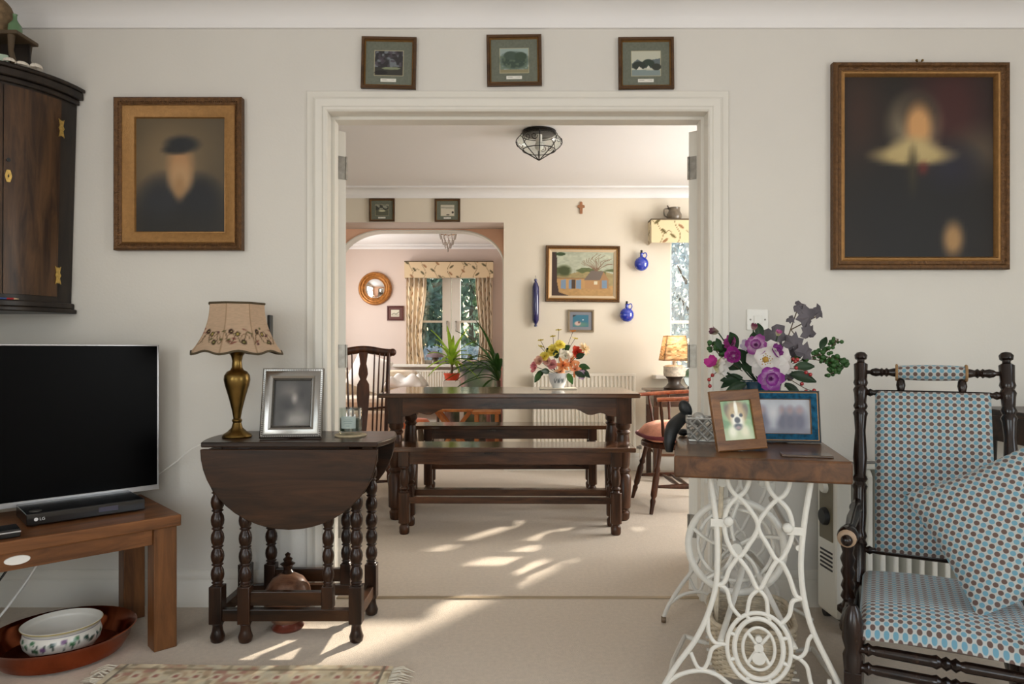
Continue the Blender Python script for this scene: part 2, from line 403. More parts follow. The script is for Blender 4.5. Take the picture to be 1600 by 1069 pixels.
# arch plate behind the square opening, white-edged
XL, XR, RZ, ZS, ZT = -1.66, -.122, .40, 1.86, 2.165
def arch(off=0.0, n=14):
    p = [(XL-off, 0)]
    for k in range(n+1):
        q = PI-PI/2*k/n; p.append((XL+.43+math.cos(q)*(.43+off), ZS+math.sin(q)*(ZT-ZS+off)))
    for k in range(n+1):
        q = PI/2-PI/2*k/n; p.append((XR-.43+math.cos(q)*(.43+off), ZS+math.sin(q)*(ZT-ZS+off)))
    p.append((XR+off, 0)); return p
o = [(-2.6, 0), (-2.6, 2.42), (.06, 2.42), (.06, 0)]+list(reversed(arch(.0)))
struct(MB().prism(o, YA-.002, YA+.13).build('wall_arch', M['salmon']))
a0, a1 = arch(.0), arch(-.012)
mb = MB(); n = len(a0)
mb.add([(x, YA-.012, z) for x, z in a0]+[(x, YA-.012, z) for x, z in a1]+[(x, YA+.14, z) for x, z in a0]+[(x, YA+.14, z) for x, z in a1],
       [f for i in range(n-1) for f in ((i, i+1, n+i+1, n+i), (n+i, n+i+1, 3*n+i+1, 3*n+i), (2*n+i, 3*n+i, 3*n+i+1, 2*n+i+1), (i, 2*n+i, 2*n+i+1, i+1))])
struct(mb.build('trim_arch', M['gloss'], smooth=40))
# soft pink lining of the square opening (soffit and jamb)
struct(BX(-1.80, -.118, YF+.004, YA-.004, 2.174, 2.18).build('trim_soffit', M['pwall']))

def cove(name, x0, x1, y, zb, zt, d):
    o = [(y, zb-.012), (y-.012, zb-.012), (y-.014, zb)]
    for k in range(9):
        q = PI/2*k/8; o.append((y-d+math.cos(q)*(d-.014), zt-.012-(1-math.sin(q))*(zt-zb-.012)) if False else (y-.014-(d-.03)*(1-math.cos(q)), zb+(zt-.015-zb)*math.sin(q)))
    o += [(y-d, zt-.015), (y-d, zt), (y, zt)]
    return struct(MB().prism(o, x0, x1, 'x').build(name, M['ceil'], smooth=50))
cove('trim_cornice_front', -2.18, 2.9, YW, 2.385, CZ, .13)
cove('trim_cornice_dining', -2.6, 2.9, YF, 2.40, CZ, .12)
cove('trim_cornice_alcove', -2.6, .06, YX, 2.385, 2.42, .10)

# skirting boards
def skirting(name, x0, x1, y):
    o = [(y, 0), (y-.018, 0), (y-.018, .105), (y-.013, .112), (y-.016, .12), (y-.012, .14), (y-.005, .15), (y, .15)]
    return struct(MB().prism(o, x0, x1, 'x').build(name, M['gloss'], smooth=40))
skirting('baseboard_front_left', -2.18, -.866, YW); skirting('baseboard_front_right', .871, 2.9, YW)
skirting('baseboard_dining', -.118, 2.9, YF); skirting('baseboard_alcove', -2.6, .06, YX)

# doorway: lining, stop, architrave, threshold
DX0, DX1, DZ = -.777, .782, 2.03
mb = BX(DX0-.025, DX0, YW, YB, 0, DZ+.025); mb.box(DX1, DX1+.025, YW, YB, 0, DZ+.025); mb.box(DX0, DX1, YW, YB, DZ, DZ+.025)
mb.box(DX0, DX0+.013, YW+.05, YB-.055, 0, DZ); mb.box(DX1-.013, DX1, YW+.05, YB-.055, 0, DZ); mb.box(DX0+.013, DX1-.013, YW+.05, YB-.055, DZ-.013, DZ)
struct(mb.build('trim_door_lining', M['gloss']))
prof = [(-.002, 0), (-.002, -.02), (.004, -.026), (.014, -.027), (.02, -.02), (.026, -.019), (.046, -.026), (.054, -.022), (.058, -.012), (.062, -.010), (.084, -.010), (.087, -.006), (.087, 0)]
mb = MB(); vs = []; fs = []
for d, y in prof: vs += [(DX0-d, YW+y, 0), (DX0-d, YW+y, DZ+d), (DX1+d, YW+y, DZ+d), (DX1+d, YW+y, 0)]
for i in range(len(prof)-1):
    for k in range(3): fs.append((i*4+k, i*4+k+1, i*4+k+5, i*4+k+4))
mb.add(vs, fs); struct(mb.build('trim_architrave', M['gloss'], smooth=30))
struct(BX(DX0, DX1, 2.885, 2.905, 0, .006).build('trim_threshold', plain('worn_brass_strip', S(168, 150, 124), .5, .3)))

def door_leaf(name, sgn, xin, side):
    root = struct(thing(name, 'white panelled door leaf folded open at the '+side+' of the doorway', 'door', (xin, 2.985, .006), 0)); del root['category']
    ang = math.radians(32)
    root.rotation_euler = (0, 0, ang if sgn < 0 else -ang)
    # local: leaf runs +y, thickness towards sgn*x
    x0, x1 = (-.04, 0) if sgn < 0 else (0, .04)
    mb = BX(x0, x1, 0, .75, 0, 2.0); mb.build('leaf', M['gloss'], root, bevel=.002)
    xi = x1 if sgn < 0 else x0; q = .004 if sgn < 0 else -.004
    for z0, z1 in ((.2, .9), (1.05, 1.85)):
        for y0, y1 in ((.1, .34), (.41, .65)):
            BX(min(xi, xi+q), max(xi, xi+q), y0, y1, z0, z1).build('panel', M['gloss'], root, bevel=.002)
    for z in (.28, 1.02, 1.84):
        h = BX(x0+.006, x1-.006, -.003, 0, z-.05, z+.05); h.turn((xi, -.004, z-.05), (xi, -.004, z+.05), [(0, .005), (1, .005)], 8)
        h.build('hinge', M['steel'], root)
    return root
door_leaf('door_1', -1, -.748, 'left'); door_leaf('door_2', 1, .750, 'right')

# ---------------------------------------------------------------- windows
def casement(name, x0, x1, z0, z1, y, mull, bars, label, fw=.05, sw_=.064):
    """frame in the opening facing -y; mull = x of the meeting stiles or None; bars = heights of glazing bars"""
    root = struct(thing(name, label, 'window', ((x0+x1)/2, y, z0))); del root['category']
    hw = (x1-x0)/2; H = z1-z0
    mb = BX(-hw, -hw+fw, -.03, .04, 0, H); mb.box(hw-fw, hw, -.03, .04, 0, H); mb.box(-hw+fw, hw-fw, -.03, .04, 0, fw); mb.box(-hw+fw, hw-fw, -.03, .04, H-fw, H)
    mb.build('window_frame', M['gloss'], root, bevel=.003)
    cells = [(-hw+fw, hw-fw)]
    if mull is not None:
        m = mull-(x0+x1)/2
        for s in (-1, 1):
            b = BX(m+(.004 if s > 0 else -sw_), m+(sw_ if s > 0 else -.004), -.045, .03, fw, H-fw); st = b.build('stile', M['gloss'], root, bevel=.003)
            h = MB().tube([(m+s*(sw_*.5), -.046, H*.47), (m+s*(sw_*.5), -.07, H*.47), (m+s*(sw_*.5), -.07, H*.47-.03), (m+s*(sw_*.5), -.06, H*.47-.13)], [.012, .01, .008, .006], 8)
            h.build('window_catch', M['steel'], root, smooth=60)
        cells = [(-hw+fw, m-sw_), (m+sw_, hw-fw)]
    for a, b in cells:
        zz = [fw]+list(bars)+[H-fw]
        for c, d in zip(zz[:-1], zz[1:]):
            BX(a-.003, b+.003, .001, .005, c, d).build('pane', M['glasspane'], root)
        for z in bars: BX(a, b, -.02, .02, z-.014, z+.014).build('glazing_bar', M['gloss'], root)
    return root
casement('window_1', -1.36, -.45, .875, 2.06, YX+.16, -.868, [.56], 'white casement window with two opening lights over the alcove radiator', .05, .118)
casement('window_2', 1.345, 2.45, .84, 2.16, YF+.2, 1.66, [.47], 'white casement window beside the small table lamp')
casement('window_3', -1.2, 1.6, .25, 2.2, -2.66, .2, [1.0], 'wide garden window behind the viewer')
struct(BX(1.19, 2.6, YF-.14, YF+.17, .805, .84).build('trim_sill_dining', M['gloss'], bevel=.006))
struct(BX(-1.62, -.26, YX-.13, YX+.14, .84, .875).build('trim_sill_alcove', M['gloss'], bevel=.006))

# ---------------------------------------------------------------- garden
struct(BX(-30, 40, 9.2, 60, -.35, -.25).build('ground', plain('lawn', S(70, 92, 44), .9, var=.3, scale=3)))
struct(BX(3.0, 9, -8, 9.2, -.35, -.25).build('ground', plain('gravel', S(150, 140, 124), .9, var=.2, scale=8)))
struct(BX(3.9, 4.0, 2.0, 7.0, -.25, 3.2).build('wall_garden', plain('garden_brick', S(150, 96, 74), .9, var=.2, scale=5)))  # unseen wall added to keep the sun out of the dining side opening
def tree(name, label, base, n, rx, ry, z0, z1, mat, size=.11, seed=1):
    root = thing(name, label, 'tree', base, 0, 'garden greenery')
    r = np.random.default_rng(seed); mb = MB(); vs = []; fs = []
    for i in range(n):
        a = r.random()*2*PI; h = r.random(); k = math.sqrt(r.random())*.25+.75*r.random()**.4
        prof = math.sin(PI*min(.98, .12+.8*h))**.6
        c = Vector((math.cos(a)*rx*k*prof, math.sin(a)*ry*k*prof, z0+(z1-z0)*h))
        s = size*(.6+.8*r.random()); e = Euler((r.random()*6, r.random()*6, r.random()*6)).to_matrix()
        b = len(vs); vs += [c+e @ Vector(p) for p in ((-s, 0, 0), (0, -s*.35, s*.12), (s, 0, 0), (0, s*.35, s*.12))]; fs.append((b, b+1, b+2, b+3))
    mb.add(vs, fs); fo = mb.build('foliage', mat, root); fo['kind'] = 'stuff'
    t = MB().turn((0, 0, 0), (0, 0, z0+(z1-z0)*.7), [(0, .13), (.3, .1), (1, .03)], 9)
    for k in range(9):
        a = k*2.4; h = z0+(z1-z0)*(.05+.07*k); t.tube([(0, 0, h), (math.cos(a)*rx*.5, math.sin(a)*ry*.5, h+.35), (math.cos(a)*rx*.85, math.sin(a)*ry*.85, h+.5)], [.04, .025, .008], 6)
    t.build('trunk', M['stem'], root, smooth=50)
M['hedge1'] = leafmat('garden_leaf', S(140, 176, 120), .55, .5, .4); M['hedge2'] = leafmat('conifer_leaf', S(118, 150, 136), .55, .5, .45)
M['hedge3'] = leafmat('pale_shrub_leaf', S(198, 212, 218), .5, .5, .3)
tree('garden_tree', 'blue green conifer in the garden behind the left window light', (-2.25, 12.6, -.25), 5200, 1.35, 1.1, .3, 4.6, M['hedge2'], .12, 1)
tree('garden_tree', 'mid green leafy tree in the garden behind the right window light', (.5, 12.9, -.25), 5200, 1.35, 1.1, .3, 4.4, M['hedge1'], .12, 2)
tree('garden_tree', 'dark tree farthest back in the garden, between the other two', (-1.0, 15.2, -.25), 5200, 2.3, 1.2, .2, 5.4, M['hedge2'], .15, 3)
tree('garden_shrub', 'low bright shrub growing right under the alcove window', (-1.0, 10.9, -.25), 1600, 1.0, .5, .2, 1.35, M['hedge3'], .08, 4)
tree('garden_shrub', 'pale shrub outside the window beside the small table lamp', (2.5, 9.6, -.25), 5200, .95, .7, .2, 3.4, M['hedge3'], .08, 5)
# ================================================================ FRONT ROOM, LEFT
def lathegrid(prof, nu=48, c=(0, 0, 0)):
    mb = MB(); n = len(prof)-1
    def fn(u, v):
        t = min(int(round(v*n)), n); r, z = prof[t]; q = 2*PI*u
        return (c[0]+math.cos(q)*r, c[1]+math.sin(q)*r, c[2]+z)
    return mb.grid(fn, nu, n)
def dense(prof, k):
    out = []
    for a, b in zip(prof[:-1], prof[1:]):
        for i in range(k): t = i/k; out.append((a[0]+(b[0]-a[0])*t, a[1]+(b[1]-a[1])*t))
    return out+[prof[-1]]

def picture(name, label, loc, w, h, layers, fn, res, group=None, rot=0.0, mat=None, printy=-.006, cat='picture'):
    """layers = [(part, material, [(inset, y)...])]; loc = bottom centre on its back plane"""
    root = thing(name, label, cat, loc, rot, group)
    BX(-w/2+.004, w/2-.004, -.004, 0, .004, h-.004).build('backing', M['blackmatte'], root)
    for part, m, prof in layers: MB().ring(w, h, prof).build(part, m, root, smooth=35)
    d = layers[-1][2][-1][0]-.001; pw, ph = w-2*d, h-2*d
    mb = MB().grid(lambda u, v: (-pw/2+pw*u, printy, d+ph*v), res[0], res[1])
    mb.build('print', mat or M['print'], root, colors=painted(mb, fn, 1, 1))
    return root

def man(c):
    c.c[:] = (66, 58, 45); c.ell(.42, .72, .55, .38, (118, 100, 72), soft=.9); c.ell(.36, .5, .25, .25, (126, 106, 78), soft=.9)
    c.ell(.5, .08, .52, .36, (30, 31, 33), soft=.35); c.ell(.28, .26, .2, .2, (40, 42, 46), soft=.5); c.ell(.72, .3, .2, .17, (30, 32, 36), soft=.5)
    c.ell(.5, .58, .13, .19, (176, 134, 92), soft=.45); c.ell(.5, .46, .12, .12, (184, 148, 106), soft=.5); c.ell(.49, .39, .06, .1, (160, 124, 84), soft=.6)
    c.ell(.52, .77, .18, .07, (34, 36, 38), soft=.35); c.ell(.44, .72, .13, .035, (34, 35, 36), soft=.4); c.ell(.5, .03, .8, .12, (36, 33, 26), soft=.8, al=.6)
def woman(c):
    c.c[:] = (30, 24, 19); c.ell(.72, .82, .22, .3, (62, 26, 24), soft=.6); c.ell(.1, .8, .12, .26, (54, 34, 24), soft=.8); c.ell(.9, .58, .16, .12, (80, 68, 54), soft=.7)
    c.ell(.5, .2, .45, .4, (20, 20, 22), soft=.4); c.ell(.72, .5, .14, .1, (30, 30, 44), soft=.8)
    c.ell(.47, .74, .16, .15, (124, 112, 90), soft=.4); c.ell(.5, .8, .11, .1, (48, 40, 32), soft=.5); c.ell(.5, .73, .085, .115, (202, 152, 98), soft=.4)
    c.ell(.46, .565, .25, .055, (178, 158, 108), soft=.35); c.ell(.47, .6, .14, .06, (186, 166, 116), soft=.5); c.ell(.46, .47, .03, .1, (52, 46, 30), soft=.8); c.ell(.53, .49, .03, .03, (96, 34, 28), soft=.8)
    c.ell(.73, .1, .065, .09, (164, 128, 84), soft=.5)
k = 2.78/FPX
p = W(278, 391, 2.78)
picture('portrait_painting', 'gilt framed portrait of a bearded person in a dark cap, left of the doorway', (p.x, YW-.004, p.z), 200*k, 239*k,
        [('outer_moulding', M['giltdark'], [(0, 0), (0, -.03), (.006, -.036), (.014, -.034), (.026, -.026), (.03, -.024)]),
         ('gilt_slip', M['gilt'], [(.03, -.024), (.034, -.027), (.04, -.026), (.074, -.012), (.077, -.013), (.08, -.006)])], man, (40, 48))
# beading along the outer moulding
r = bpy.data.objects['portrait_painting']; mb = MB(); w, h = 200*k, 239*k
for i in range(74):
    z = .012+(h-.024)*i/73
    for s in (-1, 1): mb.sphere((s*(w/2-.02), -.031, z), .0028, 5, 4)
for i in range(62):
    x = -w/2+.02+(w-.04)*i/61
    for z in (.02, h-.02): mb.sphere((x, -.031, z), .0028, 5, 4)
b = mb.build('beading', M['giltdark'], r); b['kind'] = 'stuff'
p = W(1440, 421, 2.78)
pr = picture('portrait_painting', 'large dark portrait of a seated person with white collar, right of the doorway', (p.x, YW-.004, p.z), 276*k, 324*k,
        [('moulding', M['giltdark'], [(0, 0), (0, -.026), (.006, -.034), (.016, -.034), (.022, -.026), (.034, -.024)]),
         ('gilt_slip', M['gilt'], [(.034, -.024), (.04, -.028), (.046, -.026), (.052, -.016), (.054, -.006)])], woman, (48, 56))
hk = MB().tube([(-.012, -.01, 324*k+.012), (-.006, -.012, 324*k+.004), (.006, -.012, 324*k+.004), (.012, -.01, 324*k+.012)], .003, 6); hk.sphere((-.012, -.012, 324*k+.013), .005); hk.sphere((.012, -.012, 324*k+.013), .005)
hk.build('hanging_ring', M['brass'], pr, smooth=60)

def vignette(kind):
    def fn(c):
        c.c[:] = (104, 108, 94); c.noise(30, .05, 3)
        x0, x1, y0, y1 = .2, .8, .22, .78
        c.poly([(x0-.01, y0-.01), (x1+.01, y0-.01), (x1+.01, y1+.01), (x0-.01, y1+.01)], (178, 170, 138))
        ins = ((c.u > x0) & (c.u < x1) & (c.v > y0) & (c.v < y1))*1.0
        sky = {0: (112, 118, 122), 1: (150, 166, 160), 2: (190, 190, 172), 3: (150, 152, 136), 4: (196, 190, 172)}[kind]
        c.mixin(ins, sky)
        if kind == 0:
            c.blot(16, (44, 42, 44), .35, 5, 1, ins*(c.v > .36)); c.blot(20, (74, 66, 74), .55, 8, .8, ins); c.poly([(x0, y0), (x1, y0), (x1, .42), (x0, .4)], (52, 50, 44)); c.ell(.55, .38, .2, .03, (132, 140, 110)); c.ell(.33, .28, .14, .05, (30, 28, 26))
        elif kind == 1:
            c.ell(.5, .5, .3, .2, (58, 74, 62), soft=.2); c.blot(24, (96, 112, 92), .5, 2, .7, ins*(c.v < .66)); c.ell(.42, .62, .14, .1, (66, 82, 70)); c.ell(.64, .6, .13, .1, (60, 76, 60)); c.poly([(x0, y0), (x1, y0), (x1, .3), (x0, .3)], (140, 132, 100))
        elif kind == 2:
            c.poly([(x0, .5), (.32, .6), (.45, .52), (.6, .58), (x1, .62), (x1, .4), (x0, .4)], (96, 106, 108)); c.ell(.55, .5, .13, .1, (50, 62, 52)); c.ell(.35, .45, .14, .1, (46, 52, 46)); c.ell(.72, .42, .1, .08, (50, 54, 46))
            c.poly([(x0, y0), (x1, y0), (x1, .34), (x0, .36)], (128, 142, 140)); c.poly([(.3, .36), (.36, .43), (.44, .36)], (216, 212, 196)); c.poly([(.5, .38), (.55, .46), (.6, .38)], (206, 204, 190))
        elif kind == 3:
            c.poly([(x0, y0), (x1, y0), (x1, .5), (x0, .52)], (90, 92, 74)); c.blot(14, (52, 54, 48), .5, 4, .9, ins*(c.v > .5)); c.ell(.5, .46, .16, .04, (206, 204, 170))
        else:
            c.poly([(x0, y0), (x1, y0), (x1, .56), (x0, .6)], (206, 198, 178)); c.ell(.74, .4, .05, .06, (58, 54, 44)); c.ell(.52, .27, .08, .03, (60, 52, 40)); c.poly([(x0, .62), (x1, .6), (x1, .66), (x0, .68)], (150, 148, 130))
        c.mixin((1-ins)*((c.u > x0) & (c.u < x1) & (c.v > y0) & (c.v < y1)), (104, 108, 94))
        c.poly([(.33, .07), (.66, .07), (.66, .15), (.33, .15)], (226, 224, 214)); c.line([(.36, .11), (.45, .112), (.46, .105), (.62, .11)], .008, (150, 146, 138))
    return fn
BROWNF = wood('brown_picture_frame', S(58, 40, 26), S(96, 68, 42), 'x', .35)
def small_pic(px, py, w, h, D, y, kind, label, tilt, group):
    q = W(px, py, D); s = D/FPX
    return picture('framed_print', label, (q.x, y-.003, q.z), w*s, h*s,
        [('frame', BROWNF, [(0, 0), (0, -.014), (.003, -.017), (.011, -.016), (.013, -.012)]), ('gilt_slip', M['gilt'], [(.013, -.012), (.015, -.014), (.018, -.006)])], vignette(kind), (84, 80), group, (0, tilt, 0))
small_pic(606, 137.5, 86, 81, 2.79, YW, 0, 'small square landscape print over the doorway, leftmost, showing dark trees', math.radians(1.2), 'prints over the doorway')
small_pic(804, 133, 86, 80, 2.79, YW, 1, 'small square landscape print over the doorway, middle one, showing a leafy tree', math.radians(-.8), 'prints over the doorway')
small_pic(1010.5, 138, 87, 81, 2.79, YW, 2, 'small square landscape print over the doorway, rightmost, showing white huts and hills', math.radians(-.5), 'prints over the doorway')

# ---- light switch
r = thing('light_switch', 'white square light switch plate on the wall behind the flowers', 'switch', (W(1183, 500, YW).x, YW, W(1183, 516, YW).z))
BX(-.044, .044, -.008, 0, 0, .086).build('plate', M['white'], r, bevel=.003)
BX(-.016, .016, -.012, -.008, .026, .06).build('rocker', M['white'], r, bevel=.002)
for s in (-1, 1): MB().turn((s*.03, -.008, .043), (s*.03, -.0095, .043), [(0, .004), (1, .003)], 10).build('screw', M['steel'], r)

# ---- bow-fronted corner cupboard
xc, R = -2.18, .372
root = thing('corner_cupboard', 'dark oak bow-fronted corner cupboard hung high in the left corner', 'cupboard', (xc, YW, 1.20))
def sector(r, a0=0.0, a1=-PI/2, n=20): return [(math.cos(a0+(a1-a0)*k/n)*r, math.sin(a0+(a1-a0)*k/n)*r) for k in range(n+1)]
def taper(mb):
    mb.v = [(x*(.93+.07*z/.9), y*(.93+.07*z/.9), z) for x, y, z in mb.v]; return mb
e = .004
def off(pts): return [(max(x, e), min(y, -e)) for x, y in pts]
taper(MB().prism([(e, -e)]+off(sector(R)), .04, .86, 'z')).build('body', M['cabdark'], root, smooth=30)
def shell(r0, r1, a0, a1, z0, z1, n=14): return taper(MB().prism(sector(r1, a0, a1, n)+list(reversed(sector(r0, a0, a1, n))), z0, z1, 'z'))
d1 = shell(R-.004, R+.008, math.radians(-14), math.radians(-44.7), .065, .845); o = d1.build('door', M['cab'], root, smooth=30)
d2 = shell(R-.004, R+.008, math.radians(-45.3), math.radians(-76), .065, .845); d2.build('door', M['cab'], root, smooth=30)
# keyhole plate and knob hole
def onbow(a, z, r=R+.009): kk = .93+.07*z/.9; return Vector((math.cos(a)*r*kk, math.sin(a)*r*kk, z))
def plate(a, z, w, h, mat, name, par, pts):
    c = onbow(a, z); nrm = Vector((math.cos(a), math.sin(a), 0)); t = Vector((-math.sin(a), math.cos(a), 0))
    vs = [c+t*x*w+Vector((0, 0, y*h)) for x, y in pts]; vs2 = [v+nrm*.003 for v in vs]; n = len(pts)
    MB().add(vs+vs2, [tuple(range(n)), tuple(range(n, 2*n))]+[(i, (i+1) % n, (i+1) % n+n, i+n) for i in range(n)]).build(name, mat, par)
dm = [(math.cos(q*PI/6)*(.9 if q % 2 else 1), math.sin(q*PI/6)*(.9 if q % 2 else 1)) for q in range(12)]
plate(math.radians(-42.5), .505, .011, .026, M['brassbright'], 'keyhole_plate', root, dm)
plate(math.radians(-42.5), .505, .003, .007, M['black'], 'keyhole', root, dm)
plate(math.radians(-42.5), .565, .007, .008, M['blackmatte'], 'knob_hole', root, dm)
bt = [(-1, 1), (-.6, .75), (-.15, .9), (-.15, -.9), (-.6, -.75), (-1, -1), (-.75, -.3), (-1, 0), (-.75, .3)]
for z in (.15, .735):
    for s in (-1, 1): plate(math.radians(-14)+s*.021, z, .02, .036, M['brassbright'], 'butterfly_hinge', root, [(x*s, y) for x, y in bt])
for z0, z1, dr, nm in ((.855, .875, .012, 'cornice'), (.875, .905, .028, 'cornice'), (.905, .92, .036, 'cornice')):
    MB().prism([(e, -e)]+off(sector(R+dr)), z0, z1, 'z').build(nm, M['cabdark'], root, bevel=.004, smooth=30)
for z0, z1, dr in ((.018, .042, .016), (0, .018, .026)):
    MB().prism([(e, -e)]+off(sector(R*.93+dr)), z0, z1, 'z').build('base_moulding', M['cabdark'], root, bevel=.004, smooth=30)
pa = math.radians(-45); pc = Vector((math.cos(pa), math.sin(pa), 0))*(R*.93+.0135); ptn = Vector((-math.sin(pa), math.cos(pa), 0))
pn = thing('pencil', 'red and blue striped pencil lying on the ledge of the corner cupboard', 'pencil', Vector((xc, YW, 1.2425))+pc)
for i_, (t0, t1, cc_) in enumerate(((-.05, -.02, S(170, 40, 48)), (-.02, .012, S(60, 84, 140)), (.012, .034, S(170, 40, 48)), (.034, .05, S(214, 188, 150)))):
    MB().turn(ptn*t0+Vector((0, 0, .0036)), ptn*t1+Vector((0, 0, .0036)), [(0, .0035), (1, .0035 if i_ < 3 else .001)], 8).build('pencil_band' if i_ < 3 else 'pencil_tip', plain('pencil_paint', cc_, .4), pn)
# ornaments on its top
ZT2 = 2.1205
def crn(px, D): return ((px-PX0)*D/FPX, D)
x, y = crn(8, 2.60)
r = thing('rustic_stand', 'small dark driftwood stand on top of the corner cupboard', 'stand', (x-.06, y+.01, ZT2))
BX(-.13, .14, -.06, .06, .115, .13).build('top', M['stem'], r, bevel=.004)
for sx in (-.11, .11):
    for sy in (-.045, .045): MB().tube([(sx*1.12, sy*1.1, 0), (sx*.98, sy, .06), (sx, sy, .116)], [.012, .009, .013], 8).build('leg', M['stem'], r, smooth=60)
BX(-.12, .125, .03, .036, .02, .115).build('back_panel', M['cabdark'], r)
o = MB().lathe([(.004, 0), (.022, .001), (.024, .01), (.023, .03), (.012, .045), (.007, .055), (.007, .07), (.009, .074), (.003, .075)], 16).build('bottle', plain('green_glass', S(96, 130, 92), .1, coat=.5), None, smooth=50)
o.location = (x+.045, y-.01, ZT2+.1305); tag(o, 'tiny green glass bottle on the driftwood stand', 'bottle')
mb = MB().sphere((0, 0, .07), .07, 14, 10, (.62, .6, 1)); mb.v = [(a*(1+.08*math.sin(9*c*9)), b2*(1+.06*math.sin(40*a)), c) for a, b2, c in mb.v]
o = mb.build('stone_ornament', plain('mottled_stone', S(120, 98, 70), .8, var=.4, scale=40), None, smooth=60); o.location = (x-.02, y+.0, ZT2+.1305); tag(o, 'brown mottled rounded stone standing on the driftwood stand', 'ornament')
o = BX(-.019, .019, -.019, .019, 0, .032).build('glass_block', plain('pale_green_glass', S(176, 196, 176), .2, coat=.4), None, bevel=.006); o.location = (x+.03, y-.05, ZT2); o.rotation_euler.z = .5; tag(o, 'pale green glass block tucked under the driftwood stand', 'ornament')
shm = None
for i, (dx, dy, s, nm) in enumerate([(-.03, -.10, 1.0, 'leftmost white seashell on the cupboard top'), (.005, -.085, .9, 'second white seashell from the left on the cupboard top'), (.062, -.062, 1.0, 'middle white seashell on the cupboard top'), (.09, -.035, .9, 'fourth white seashell from the left on the cupboard top'), (.122, -.005, 1.1, 'rightmost seashell on the cupboard top, beside the stand leg')]):
    if shm is None:
        mb = MB(); n = 18
        mb.grid(lambda u, v: ((.02*math.sin(PI*v*.5)*(1+.08*math.cos(u*2*PI*9)))*math.cos(2*PI*u), .02*math.sin(PI*v*.5)*math.sin(2*PI*u), .018*math.cos(PI*v*.5)**.7), 36, 5)
        o = mb.build('seashell', plain('shell_white', S(226, 218, 204), .5, var=.1, scale=90), None, smooth=60); shm = o
    else: o = shm.copy(); COL.objects.link(o)
    o.location = (x+dx, y+dy, ZT2); o.scale = (s*1.2, s, s); o.rotation_euler.z = i*1.3; tag(o, nm, 'seashell', 'seashells on the cupboard')

# ---- television on its stand
TH = math.radians(44)
sr = thing('tv_stand', 'golden oak low television stand set across the left corner', 'tv stand', (-1.68, 2.28, 0), TH)
BX(-.45, .45, -.24, .24, .43, .47).build('top', M['tvoak'], sr, bevel=.004)
for sx in (-1, 1):
    for sy in (-1, 1): BX(min(sx*.44, sx*.365), max(sx*.44, sx*.365), min(sy*.225, sy*.15), max(sy*.225, sy*.15), 0, .43).build('leg', M['tvoakz'], sr, bevel=.003)
for sy in (-1, 1): BX(-.365, .365, sy*.20-.012, sy*.20+.012, .372, .43).build('rail', M['tvoak'], sr, bevel=.002)
for sx in (-1, 1): BX(sx*.40-.012, sx*.40+.012, -.15, .15, .372, .43).build('rail', M['tvoak'], sr)
mb = MB().turn((0, -.212, .402), (0, -.2155, .402), [(0, .034), (1, .033)], 28); mb.v = [(a, b2, .402+(c-.402)*.42) for a, b2, c in mb.v]
o = mb.build('oval_plate', M['white'], sr); o.location.x = -.02
tv = thing('television', 'large flat black television with thin silver bezel, switched off', 'television', (-1.769, 2.363, .4705), TH)
BX(-.485, .485, 0, .03, .035, .60).build('casing', M['black'], tv, bevel=.004)
BX(-.47, .47, .03, .055, .06, .42).build('rear_housing', M['black'], tv, bevel=.01)
BX(-.481, .481, -.003, 0, .052, .596).build('screen', M['screen'], tv)
mb = BX(-.487, .487, -.008, .002, .033, .052); mb.box(-.487, -.481, -.006, .004, .052, .602); mb.box(.481, .487, -.006, .004, .052, .602); mb.box(-.487, .487, -.006, .004, .597, .602)
mb.build('bezel', M['chrome'], tv, bevel=.001)
for s in (-1, 1):
    f = MB().tube([(s*.36, .02, .04), (s*.37, .02, .02), (s*.385, -.11, .008), (s*.385, -.13, .006)], [.008, .008, .007, .006], 8); f.tube([(s*.37, .02, .02), (s*.40, .11, .008), (s*.40, .12, .007)], .007, 8)
    f.build('foot', M['chrome'], tv, smooth=60)
def text_mesh(txt, size):
    c = bpy.data.curves.new('lettering', 'FONT'); c.body = txt; c.size = size; c.extrude = .0003
    o = bpy.data.objects.new('lettering', c); COL.objects.link(o); dg = bpy.context.evaluated_depsgraph_get()
    me = bpy.data.meshes.new_from_object(o.evaluated_get(dg)); bpy.data.objects.remove(o); return me
def lettering(txt, size, mat, parent, loc, rot=(PI/2, 0, 0)):
    me = text_mesh(txt, size); me.materials.clear(); me.materials.append(mat)
    o = bpy.data.objects.new('lettering', me); COL.objects.link(o); o.parent = parent; o.location = loc; o.rotation_euler = rot; return o
def local(root, x, y, z=0): return root.matrix_basis @ Vector((x, y, z))
dv = thing('disc_player', 'slim black disc player with a white maker mark, under the television', 'disc player', Matrix.Rotation(TH, 4, 'Z') @ Vector((.197, .012, 0))+Vector((-1.68, 2.28, .4705)), TH)
BX(-.176, .176, -.10, .10, .004, .044).build('case', M['black'], dv, bevel=.003)
BX(-.176, .176, -.104, -.10, .006, .042).build('front_panel', plain('gloss_black', S(10, 10, 12), .08, coat=.6), dv, bevel=.002)
for sx in (-.15, .15):
    for sy in (-.08, .08): MB().turn((sx, sy, 0), (sx, sy, .0045), [(0, .008), (1, .008)], 10).build('foot', M['blackmatte'], dv)
BX(.03, .09, -.1046, -.104, .018, .034).build('display', plain('display_grey', S(70, 68, 84), .2), dv)
LGW = plain('white_print', S(220, 220, 220), .4)
MB().turn((-.150, -.104, .024), (-.150, -.1045, .024), [(0, .0058), (1, .0058)], 18).build('maker_roundel', LGW, dv)
lettering('LG', .013, LGW, dv, (-.141, -.1043, .0195))
mb = MB().turn((-.145, -.06, .044), (-.145, -.06, .0446), [(0, .018), (1, .018)], 20).build('top_badge', M['steel'], dv)
